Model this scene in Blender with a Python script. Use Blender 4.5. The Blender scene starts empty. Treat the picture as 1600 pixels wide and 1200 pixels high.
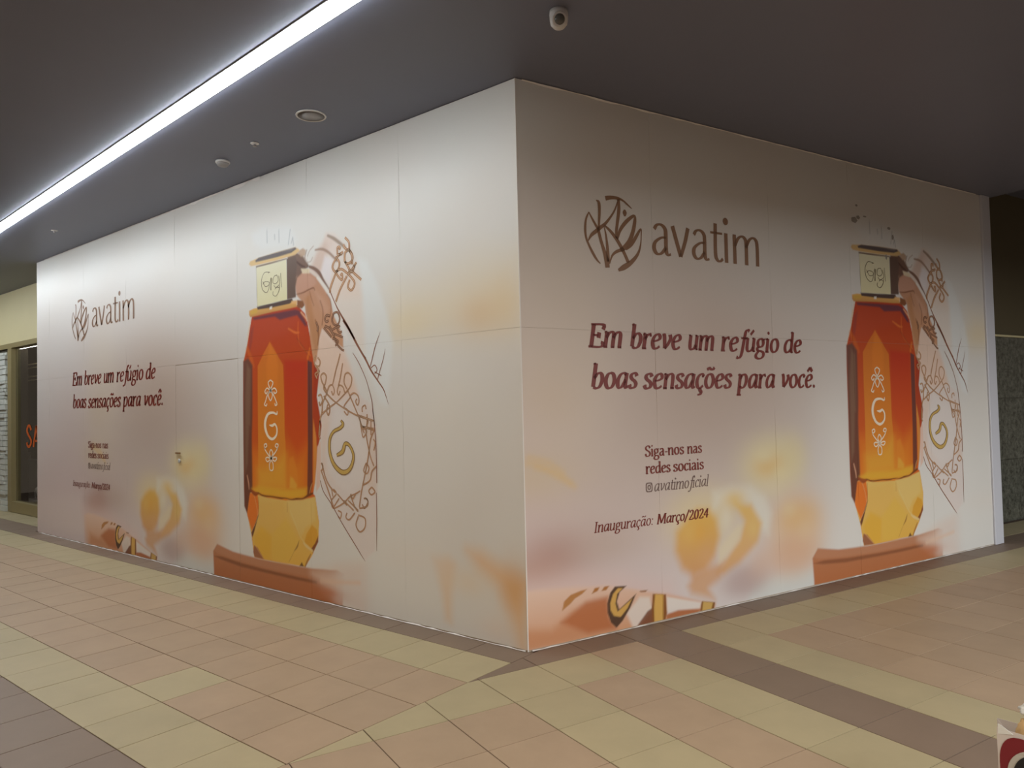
import bpy, bmesh, math, random
import numpy as np
from mathutils import Vector, Matrix, noise

# ------------------------------------------------------------------ camera, light, exposure
scene = bpy.context.scene
COL = scene.collection
cam_data = bpy.data.cameras.new('camera')
cam_data.sensor_width = 36.0
cam_data.lens = 36.0 * 1147.8 / 1600.0
cam_data.clip_start = 0.05
cam = bpy.data.objects.new('camera', cam_data)
COL.objects.link(cam)
_fw = Vector((-0.63133, 0.77488, 0.03139)).normalized()
_rt = Vector((0.77460, 0.63204, -0.02294)).normalized()
_up = _rt.cross(_fw).normalized()
_rt = _fw.cross(_up).normalized()
CAM_POS = Vector((2.9645, -3.7421, 1.5796))
cam.matrix_world = Matrix(((_rt.x, _up.x, -_fw.x, CAM_POS.x), (_rt.y, _up.y, -_fw.y, CAM_POS.y), (_rt.z, _up.z, -_fw.z, CAM_POS.z), (0, 0, 0, 1)))
scene.camera = cam
scene.view_settings.view_transform = 'Standard'
scene.view_settings.look = 'None'
scene.view_settings.gamma = 1.0
scene.view_settings.use_curve_mapping = False
scene.view_settings.exposure = 0.0
scene.cycles.max_bounces = 8
scene.cycles.sample_clamp_indirect = 6.0

world = bpy.data.worlds.new('hall_light')
scene.world = world
world.use_nodes = True
bg = world.node_tree.nodes['Background']
bg.inputs[0].default_value = (1.0, 0.80, 0.60, 1)
bg.inputs[1].default_value = 0.10
LED = 41.0                      # radiance of the linear lamp


def area_lamp(name, loc, size, watts, color, target):
    d = bpy.data.lights.new(name, 'AREA')
    d.shape = 'RECTANGLE'
    d.size, d.size_y = size
    d.energy = watts
    d.color = color
    o = bpy.data.objects.new(name, d)
    COL.objects.link(o)
    o.location = loc
    o.rotation_euler = (Vector(target) - Vector(loc)).to_track_quat('-Z', 'Y').to_euler()
    return o


# the hall's other ceiling lamps, behind and to the left of the camera
area_lamp('hall_lamp', (2.7, -2.9, 3.70), (2.6, 0.25), 85, (1.0, 0.84, 0.64), (2.7, -2.9, 0))
# unseen fill light added for the right face, cut off by the added beam
area_lamp('corridor_fill', (0.33 * 4.2 + 0.944 * 6.6, 0.944 * 4.2 - 0.33 * 6.6, 2.75), (9.0, 1.5), 500, (0.93, 0.97, 1.0), (0.33 * 4.2, 0.944 * 4.2, 2.5))
area_lamp('hall_lamp', (1.2, -8.0, 3.6), (4.0, 1.0), 90, (1.0, 0.80, 0.60), (1.2, -7.5, 0))
area_lamp('hall_lamp', (-6.0, -7.0, 3.6), (4.0, 1.0), 100, (1.0, 0.86, 0.70), (-6.0, -6.5, 0))

# ------------------------------------------------------------------ dimensions
H = 3.75                        # ceiling height
LEN_L = 8.6046                  # left board wall, runs along -x from the corner
LEN_R = 5.885                   # printed part of the right board wall
BX, BY = 0.33010, 0.94394       # direction of the right wall
NX, NY = 0.94394, -0.33010      # its outward normal
PIC_L, TEXT_L = 1.82, 0.69      # where the picture and the text start on the left wall


def pos_l(s, z, out=0.0):
    return (s - LEN_L, -out, z)


def pos_r(s, z, out=0.0):
    return (BX * s + NX * out, BY * s + NY * out, z)


def td(t, d, z=0.0):
    return (BX * t + NX * d, BY * t + NY * d, z)


def lin(c):
    c = c / 255.0
    return c / 12.92 if c <= 0.04045 else ((c + 0.055) / 1.055) ** 2.4


def rgb(r, g, b):
    return (lin(r), lin(g), lin(b))


# ------------------------------------------------------------------ materials
def mat(name, color, rough=0.6, spec=0.5, metal=0.0, bump=0.0, bscale=40.0, mott=0.0, mscale=3.0, emit=0.0, alpha=1.0, rand=0.0, transmission=0.0):
    m = bpy.data.materials.new(name)
    m.use_nodes = True
    nt = m.node_tree
    b = nt.nodes['Principled BSDF']
    b.inputs['Base Color'].default_value = (*color, 1)
    b.inputs['Roughness'].default_value = rough
    b.inputs['Specular IOR Level'].default_value = spec
    b.inputs['Metallic'].default_value = metal
    b.inputs['Transmission Weight'].default_value = transmission
    tc = nt.nodes.new('ShaderNodeTexCoord')
    geo = nt.nodes.new('ShaderNodeNewGeometry')
    last = None
    if mott > 0 or rand > 0:
        hsv = nt.nodes.new('ShaderNodeHueSaturation')
        hsv.inputs['Color'].default_value = (*color, 1)
        val = nt.nodes.new('ShaderNodeMath')
        val.operation = 'MULTIPLY_ADD'
        n = nt.nodes.new('ShaderNodeTexNoise')
        n.inputs['Scale'].default_value = mscale
        n.inputs['Detail'].default_value = 5.0
        n.inputs['Roughness'].default_value = 0.62
        nt.links.new(geo.outputs['Position'], n.inputs['Vector'])
        nt.links.new(n.outputs['Fac'], val.inputs[0])
        val.inputs[1].default_value = 2.0 * mott
        val.inputs[2].default_value = 1.0 - mott
        src = val.outputs[0]
        if rand > 0:
            oi = nt.nodes.new('ShaderNodeObjectInfo')
            v2 = nt.nodes.new('ShaderNodeMath')
            v2.operation = 'MULTIPLY_ADD'
            nt.links.new(oi.outputs['Random'], v2.inputs[0])
            v2.inputs[1].default_value = 2.0 * rand
            v2.inputs[2].default_value = 1.0 - rand
            v3 = nt.nodes.new('ShaderNodeMath')
            v3.operation = 'MULTIPLY'
            nt.links.new(v2.outputs[0], v3.inputs[0])
            nt.links.new(src, v3.inputs[1])
            src = v3.outputs[0]
        nt.links.new(src, hsv.inputs['Value'])
        nt.links.new(hsv.outputs['Color'], b.inputs['Base Color'])
    if bump > 0:
        n2 = nt.nodes.new('ShaderNodeTexNoise')
        n2.inputs['Scale'].default_value = bscale
        n2.inputs['Detail'].default_value = 4.0
        nt.links.new(geo.outputs['Position'], n2.inputs['Vector'])
        bp = nt.nodes.new('ShaderNodeBump')
        bp.inputs['Strength'].default_value = bump
        bp.inputs['Distance'].default_value = 0.004
        nt.links.new(n2.outputs['Fac'], bp.inputs['Height'])
        nt.links.new(bp.outputs['Normal'], b.inputs['Normal'])
    if emit > 0:
        b.inputs['Emission Color'].default_value = (*color, 1)
        b.inputs['Emission Strength'].default_value = emit
    return m


def print_material():
    m = mat('printed_vinyl', (0.7, 0.7, 0.7), rough=0.42, spec=0.35, bump=0.05, bscale=9.0)
    nt = m.node_tree
    b = nt.nodes['Principled BSDF']
    a = nt.nodes.new('ShaderNodeAttribute')
    a.attribute_name = 'print'
    nt.links.new(a.outputs['Color'], b.inputs['Base Color'])
    return m


M = {
    'print': print_material(),
    'board': mat('raw_board', rgb(176, 160, 140), 0.8, bump=0.2, mott=0.1),
    'trim': mat('white_profile', rgb(206, 206, 212), 0.45),
    'paper_edge': mat('torn_vinyl_backing', rgb(232, 226, 220), 0.6),
    'ink_red': mat('brown_red_ink', rgb(122, 46, 34), 0.45, 0.35),
    'ink_bronze': mat('bronze_ink', rgb(142, 108, 84), 0.42, 0.35, mott=0.10, mscale=4),
    'ink_grey': mat('warm_grey_ink', rgb(122, 100, 92), 0.45, 0.35),
    'ink_brown': mat('brown_line_ink', rgb(178, 128, 86), 0.45, 0.35, mott=0.15, mscale=9),
    'ink_peach': mat('peach_ink', rgb(216, 180, 148), 0.45, 0.35),
    'ink_tan': mat('tan_ink', rgb(186, 142, 112), 0.45, 0.35),
    'ink_dark': mat('dark_brown_ink', rgb(128, 86, 62), 0.45, 0.35),
    'ink_fold': mat('fold_line_ink', rgb(150, 98, 74), 0.45, 0.35, mott=0.2, mscale=7),
    'ink_gold': mat('gold_print_ink', rgb(206, 172, 96), 0.4, 0.35, mott=0.18, mscale=12),
    'ink_goldline': mat('gold_outline_ink', rgb(142, 108, 70), 0.45, 0.35),
    'ink_white': mat('pale_print_ink', rgb(244, 226, 200), 0.4, 0.35),
    'ink_script': mat('script_ink', rgb(134, 122, 98), 0.45, 0.35),
    'ink_residue': mat('glue_residue', rgb(156, 150, 142), 0.6, 0.3, mott=0.2, mscale=30),
    'grout': mat('grout', rgb(92, 74, 60), 0.9, bump=0.3, bscale=60),
    'cream': mat('cream_stone_tile', rgb(178, 164, 130), 0.5, 0.35, bump=0.08, bscale=25, mott=0.12, mscale=3.5, rand=0.035),
    'pink': mat('pink_stone_tile', rgb(174, 150, 124), 0.5, 0.35, bump=0.08, bscale=25, mott=0.12, mscale=3.5, rand=0.04),
    'dark': mat('brown_stone_tile', rgb(134, 115, 99), 0.5, 0.35, bump=0.08, bscale=25, mott=0.12, mscale=3.5, rand=0.035),
    'ceiling': mat('dark_ceiling_paint', rgb(116, 119, 136), 0.45, 0.3, mott=0.05, mscale=1.2),
    'white_plastic': mat('white_plastic', rgb(206, 202, 198), 0.45),
    'grey_plastic': mat('grey_plastic', rgb(150, 146, 144), 0.5),
    'smoke_dome': mat('smoked_dome', rgb(92, 90, 86), 0.25),
    'lens': mat('dark_lens', rgb(30, 30, 32), 0.15),
    'alu': mat('painted_aluminium', rgb(190, 190, 190), 0.4),
    'led': mat('led_diffuser', (0.89, 0.96, 1.0), 0.4, emit=LED),
    'fascia': mat('cream_fascia_paint', rgb(214, 202, 158), 0.6, mott=0.05, mscale=1.5),
    'frame': mat('champagne_aluminium', rgb(150, 136, 96), 0.4, mott=0.05),
    'stone': mat('white_ledge_stone', rgb(206, 208, 200), 0.7, bump=0.5, bscale=22, mott=0.12, mscale=9, rand=0.08),
    'shop_wall': mat('dark_shop_wall', rgb(66, 60, 46), 0.8),
    'shop_panel': mat('olive_display_panel', rgb(104, 96, 62), 0.7),
    'shop_floor': mat('shop_floor', rgb(120, 104, 84), 0.6),
    'rail': mat('pale_shelf_edge', rgb(206, 192, 150), 0.4),
    'orange': mat('orange_vinyl', rgb(205, 92, 28), 0.5),
    'box_grey': mat('grey_storage_box', rgb(160, 156, 146), 0.6, mott=0.05),
    'cloth_white': mat('white_cloth', rgb(222, 218, 208), 0.8, bump=0.2),
    'inner_led': mat('shop_led_tube', (1.0, 0.97, 0.92), 0.4, emit=22.0),
    'facade_dark': mat('dark_olive_paint', rgb(98, 88, 64), 0.7, mott=0.06),
    'bag': mat('white_bag_paper', rgb(208, 200, 196), 0.5, bump=0.15, bscale=15),
    'bag_red': mat('dark_red_print', rgb(122, 26, 38), 0.45),
    'bag_black': mat('black_print', rgb(18, 18, 24), 0.45),
    'bag_grey': mat('pale_grey_print', rgb(186, 182, 174), 0.5),
    'bread': mat('beige_parcel', rgb(206, 172, 122), 0.7, bump=0.3, mott=0.1, mscale=14),
    'tissue': mat('white_tissue', rgb(226, 228, 226), 0.7, bump=0.3),
}


def granite_material():
    m = mat('dark_green_granite', (0.02, 0.022, 0.016), rough=0.22, spec=0.5)
    nt = m.node_tree
    b = nt.nodes['Principled BSDF']
    geo = nt.nodes.new('ShaderNodeNewGeometry')
    v = nt.nodes.new('ShaderNodeTexNoise')
    v.inputs['Scale'].default_value = 16.0
    v.inputs['Detail'].default_value = 8.0
    v.inputs['Roughness'].default_value = 0.8
    nt.links.new(geo.outputs['Position'], v.inputs['Vector'])
    r = nt.nodes.new('ShaderNodeValToRGB')
    r.color_ramp.elements[0].position = 0.38
    r.color_ramp.elements[0].color = (0.045, 0.045, 0.034, 1)
    r.color_ramp.elements[1].position = 0.66
    r.color_ramp.elements[1].color = (0.19, 0.19, 0.15, 1)
    nt.links.new(v.outputs['Fac'], r.inputs['Fac'])
    nt.links.new(r.outputs['Color'], b.inputs['Base Color'])
    return m


def glass_material():
    m = bpy.data.materials.new('shop_glass')
    m.use_nodes = True
    nt = m.node_tree
    b = nt.nodes['Principled BSDF']
    b.inputs['Base Color'].default_value = (0.96, 0.98, 0.96, 1)
    b.inputs['Roughness'].default_value = 0.0
    b.inputs['IOR'].default_value = 1.45
    b.inputs['Transmission Weight'].default_value = 1.0
    return m


M['granite'] = granite_material()
M['glass'] = glass_material()


# ------------------------------------------------------------------ object helpers
def new_obj(name, mesh, material=None, parent=None):
    o = bpy.data.objects.new(name, mesh)
    COL.objects.link(o)
    if material is not None:
        mesh.materials.append(M[material])
    if parent is not None:
        o.parent = parent
    return o


def tag(o, label=None, cat=None, group=None, kind=None):
    if label:
        o['label'] = label
    if cat:
        o['category'] = cat
    if group:
        o['group'] = group
    if kind:
        o['kind'] = kind
    return o


def empty(name, loc=(0, 0, 0)):
    o = bpy.data.objects.new(name, None)
    COL.objects.link(o)
    o.location = loc
    return o


def from_bm(name, bm, material, parent=None, smooth=False):
    me = bpy.data.meshes.new(name)
    bmesh.ops.recalc_face_normals(bm, faces=bm.faces)
    bm.to_mesh(me)
    bm.free()
    if smooth:
        me.polygons.foreach_set('use_smooth', [True] * len(me.polygons))
    return new_obj(name, me, material, parent)


def add_box(bm, x0, x1, y0, y1, z0, z1, bevel=0.0):
    vs = [bm.verts.new((x, y, z)) for x in (x0, x1) for y in (y0, y1) for z in (z0, z1)]
    fs = []
    for q in ((0, 1, 3, 2), (4, 6, 7, 5), (0, 4, 5, 1), (2, 3, 7, 6), (0, 2, 6, 4), (1, 5, 7, 3)):
        fs.append(bm.faces.new([vs[i] for i in q]))
    if bevel > 0:
        es = list({e for f in fs for e in f.edges})
        bmesh.ops.bevel(bm, geom=es, offset=bevel, segments=2, affect='EDGES')


def add_prism(bm, pts, z0, z1):
    lo = [bm.verts.new((p[0], p[1], z0)) for p in pts]
    hi = [bm.verts.new((p[0], p[1], z1)) for p in pts]
    n = len(pts)
    bm.faces.new(list(reversed(lo)))
    bm.faces.new(hi)
    for i in range(n):
        j = (i + 1) % n
        bm.faces.new((lo[i], lo[j], hi[j], hi[i]))


def add_lathe(bm, prof, seg=32, cx=0, cy=0):
    """prof: list of (radius, z) top to bottom; closed with caps where radius > 0."""
    rings = []
    for r, z in prof:
        if r < 1e-6:
            rings.append([bm.verts.new((cx, cy, z))])
        else:
            rings.append([bm.verts.new((cx + r * math.cos(2 * math.pi * k / seg), cy + r * math.sin(2 * math.pi * k / seg), z)) for k in range(seg)])
    for a, b in zip(rings[:-1], rings[1:]):
        for k in range(seg):
            k2 = (k + 1) % seg
            q = [a[k % len(a)], a[k2 % len(a)], b[k2 % len(b)], b[k % len(b)]]
            q = list(dict.fromkeys(q))
            if len(q) > 2:
                bm.faces.new(q)
    for ring in (rings[0], rings[-1]):
        if len(ring) > 2:
            bm.faces.new(ring)


def box_obj(name, dims, material, parent=None, bevel=0.0):
    bm = bmesh.new()
    add_box(bm, *dims, bevel=bevel)
    return from_bm(name, bm, material, parent)


def prism_obj(name, pts, z0, z1, material, parent=None):
    bm = bmesh.new()
    add_prism(bm, pts, z0, z1)
    return from_bm(name, bm, material, parent)


# ------------------------------------------------------------------ floor and its tiles
floor = prism_obj('floor', [(-15, -8.5), (9, -8.5), (9, 14), (-15, 14)], -0.12, -0.004, 'grout')
tag(floor, 'mall floor of pink and cream stone tiles with brown bands along the hoarding', kind='structure')


def clip(poly, a, b, c):
    """keep a*x + b*y <= c"""
    out = []
    n = len(poly)
    for i in range(n):
        p, q = poly[i], poly[(i + 1) % n]
        fp, fq = a * p[0] + b * p[1] - c, a * q[0] + b * q[1] - c
        if fp <= 0:
            out.append(p)
        if (fp < 0 < fq) or (fq < 0 < fp):
            k = fp / (fp - fq)
            out.append((p[0] + k * (q[0] - p[0]), p[1] + k * (q[1] - p[1])))
    return out


def area(p):
    return abs(sum(p[i][0] * p[(i + 1) % len(p)][1] - p[(i + 1) % len(p)][0] * p[i][1] for i in range(len(p)))) / 2


GAP = 0.003
SEAM_X = 0.03
tiles = []                       # (polygon, material)
rnd = random.Random(4)
# left field, laid along the left wall; joints at y = 0.19 - 0.4 j and x = 0.047 - 0.4 i
row_mat = {-2: 'cream', -1: 'cream', 0: 'dark', 1: 'cream', 2: 'pink', 3: 'pink', 4: 'pink', 5: 'cream', 6: 'dark', 7: 'dark', 8: 'cream', 9: 'pink'}
for j in range(-1, 9):
    y1, y0 = 0.19 - 0.4 * j, -0.21 - 0.4 * j
    for i in range(-1, 33):
        x1, x0 = 0.047 - 0.4 * i, -0.353 - 0.4 * i
        m = row_mat[j]
        if j == 4 and i == 3:
            m = 'cream'
        p = [(x0 + GAP, y0 + GAP), (x1 - GAP, y0 + GAP), (x1 - GAP, y1 - GAP), (x0 + GAP, y1 - GAP)]
        p = clip(p, 1, 0, SEAM_X - GAP)
        if j <= 0 and x1 > -LEN_L + 0.1:
            p = clip(p, 0, 1, 0.02) if p else p
        if len(p) > 2 and area(p) > 4e-4:
            tiles.append((p, m))
# right field, laid along the right wall
t_joint = [-2.885 + 0.4 * k for k in range(6)] + [-0.49, -0.085, 0.32, 0.715, 1.115] + [1.515 + 0.4 * k for k in range(20)]
for j in range(-1, 11):
    d0, d1 = 0.23 + 0.4 * (j - 1), 0.23 + 0.4 * j
    for t0, t1 in zip(t_joint[:-1], t_joint[1:]):
        tm = (t0 + t1) / 2
        if j <= 0:
            m = 'dark' if j == 0 else 'cream'
        elif 0.715 < tm < 1.115:
            m = 'dark'
        elif tm > 1.115:
            m = 'cream' if (j == 1 or tm < 1.515) else 'pink'
        elif tm > 0.32:
            m = 'pink' if j == 1 else 'cream'
        elif tm > -0.085:
            m = 'cream' if j == 1 else 'pink'
        elif tm > -0.49:
            m = 'cream'
        elif tm > -0.89:
            m = 'cream' if j == 1 else 'pink'
        else:
            m = 'cream' if j == 1 else 'pink'
        q = [td(t0 + GAP, d0 + GAP)[:2], td(t1 - GAP, d0 + GAP)[:2], td(t1 - GAP, d1 - GAP)[:2], td(t0 + GAP, d1 - GAP)[:2]]
        q = clip(q, -1, 0, -SEAM_X - GAP)
        if j <= 0 and tm < 6.0 and q:
            q = clip(q, -NX, -NY, 0.02)
        if len(q) > 2 and area(q) > 4e-4:
            tiles.append((q, m))


def in_view(c):
    v = Vector((c[0], c[1], 0.0)) - CAM_POS
    z = v.dot(_fw)
    if z < 0.5:
        return False
    return abs(v.dot(_rt) / z) < 0.80 and v.dot(_up) / z > -0.62


tiles_seen = []
for p, m in tiles:
    c = (sum(q[0] for q in p) / len(p), sum(q[1] for q in p) / len(p))
    dist = (Vector((c[0], c[1], 0)) - CAM_POS).length
    seen = in_view(c)
    hidden = c[1] > 0.03 and c[0] * NX + c[1] * NY < -0.03 and c[0] > -LEN_L + 0.2 and c[0] * BX + c[1] * BY < 5.9
    if hidden:
        continue
    tiles_seen.append((0 if seen else 1, dist / math.sqrt(area(p) / 0.16), p, m))
tiles_seen.sort(key=lambda q: (q[0], q[1]))
rest = {}
for k, (flag, dist, p, m) in enumerate(tiles_seen):
    h = -0.0005 + 0.0009 * rnd.random()
    if k < 300 and flag == 0:
        prism_obj('tile', p, -0.006, h, m, floor)
    else:
        rest.setdefault(m, []).append(p)
for m, polys in rest.items():
    bm = bmesh.new()
    for p in polys:
        add_prism(bm, p, -0.006, 0.0)
    o = from_bm({'cream': 'cream_paving', 'pink': 'pink_paving', 'dark': 'brown_paving'}[m], bm, m, floor)
    o['kind'] = 'stuff'

# ------------------------------------------------------------------ ceiling
ceil_pts = clip([(-15, -8.5), (9, -8.5), (9, 14), (-15, 14)], BX, BY, 6.12)
ceiling = prism_obj('ceiling', ceil_pts, H, H + 0.25, 'ceiling')
tag(ceiling, 'dark grey flat ceiling above the hoarding', kind='structure')
ceil_far = prism_obj('ceiling', clip([(-15, -8.5), (9, -8.5), (9, 14), (-15, 14)], -BX, -BY, -6.12), H + 0.45, H + 0.6, 'ceiling')
tag(ceil_far, 'higher dark ceiling beyond the far right end of the hoarding', kind='structure')

beam = prism_obj('shade_beam', [td(-3.5, 4.7)[:2], td(12, 4.7)[:2], td(12, 5.0)[:2], td(-3.5, 5.0)[:2]], 2.36, H, 'ceiling')  # added out of view to block the fill light from the upper right face
tag(beam, 'unseen dark beam added to shade the top of the right face', kind='structure')

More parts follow.
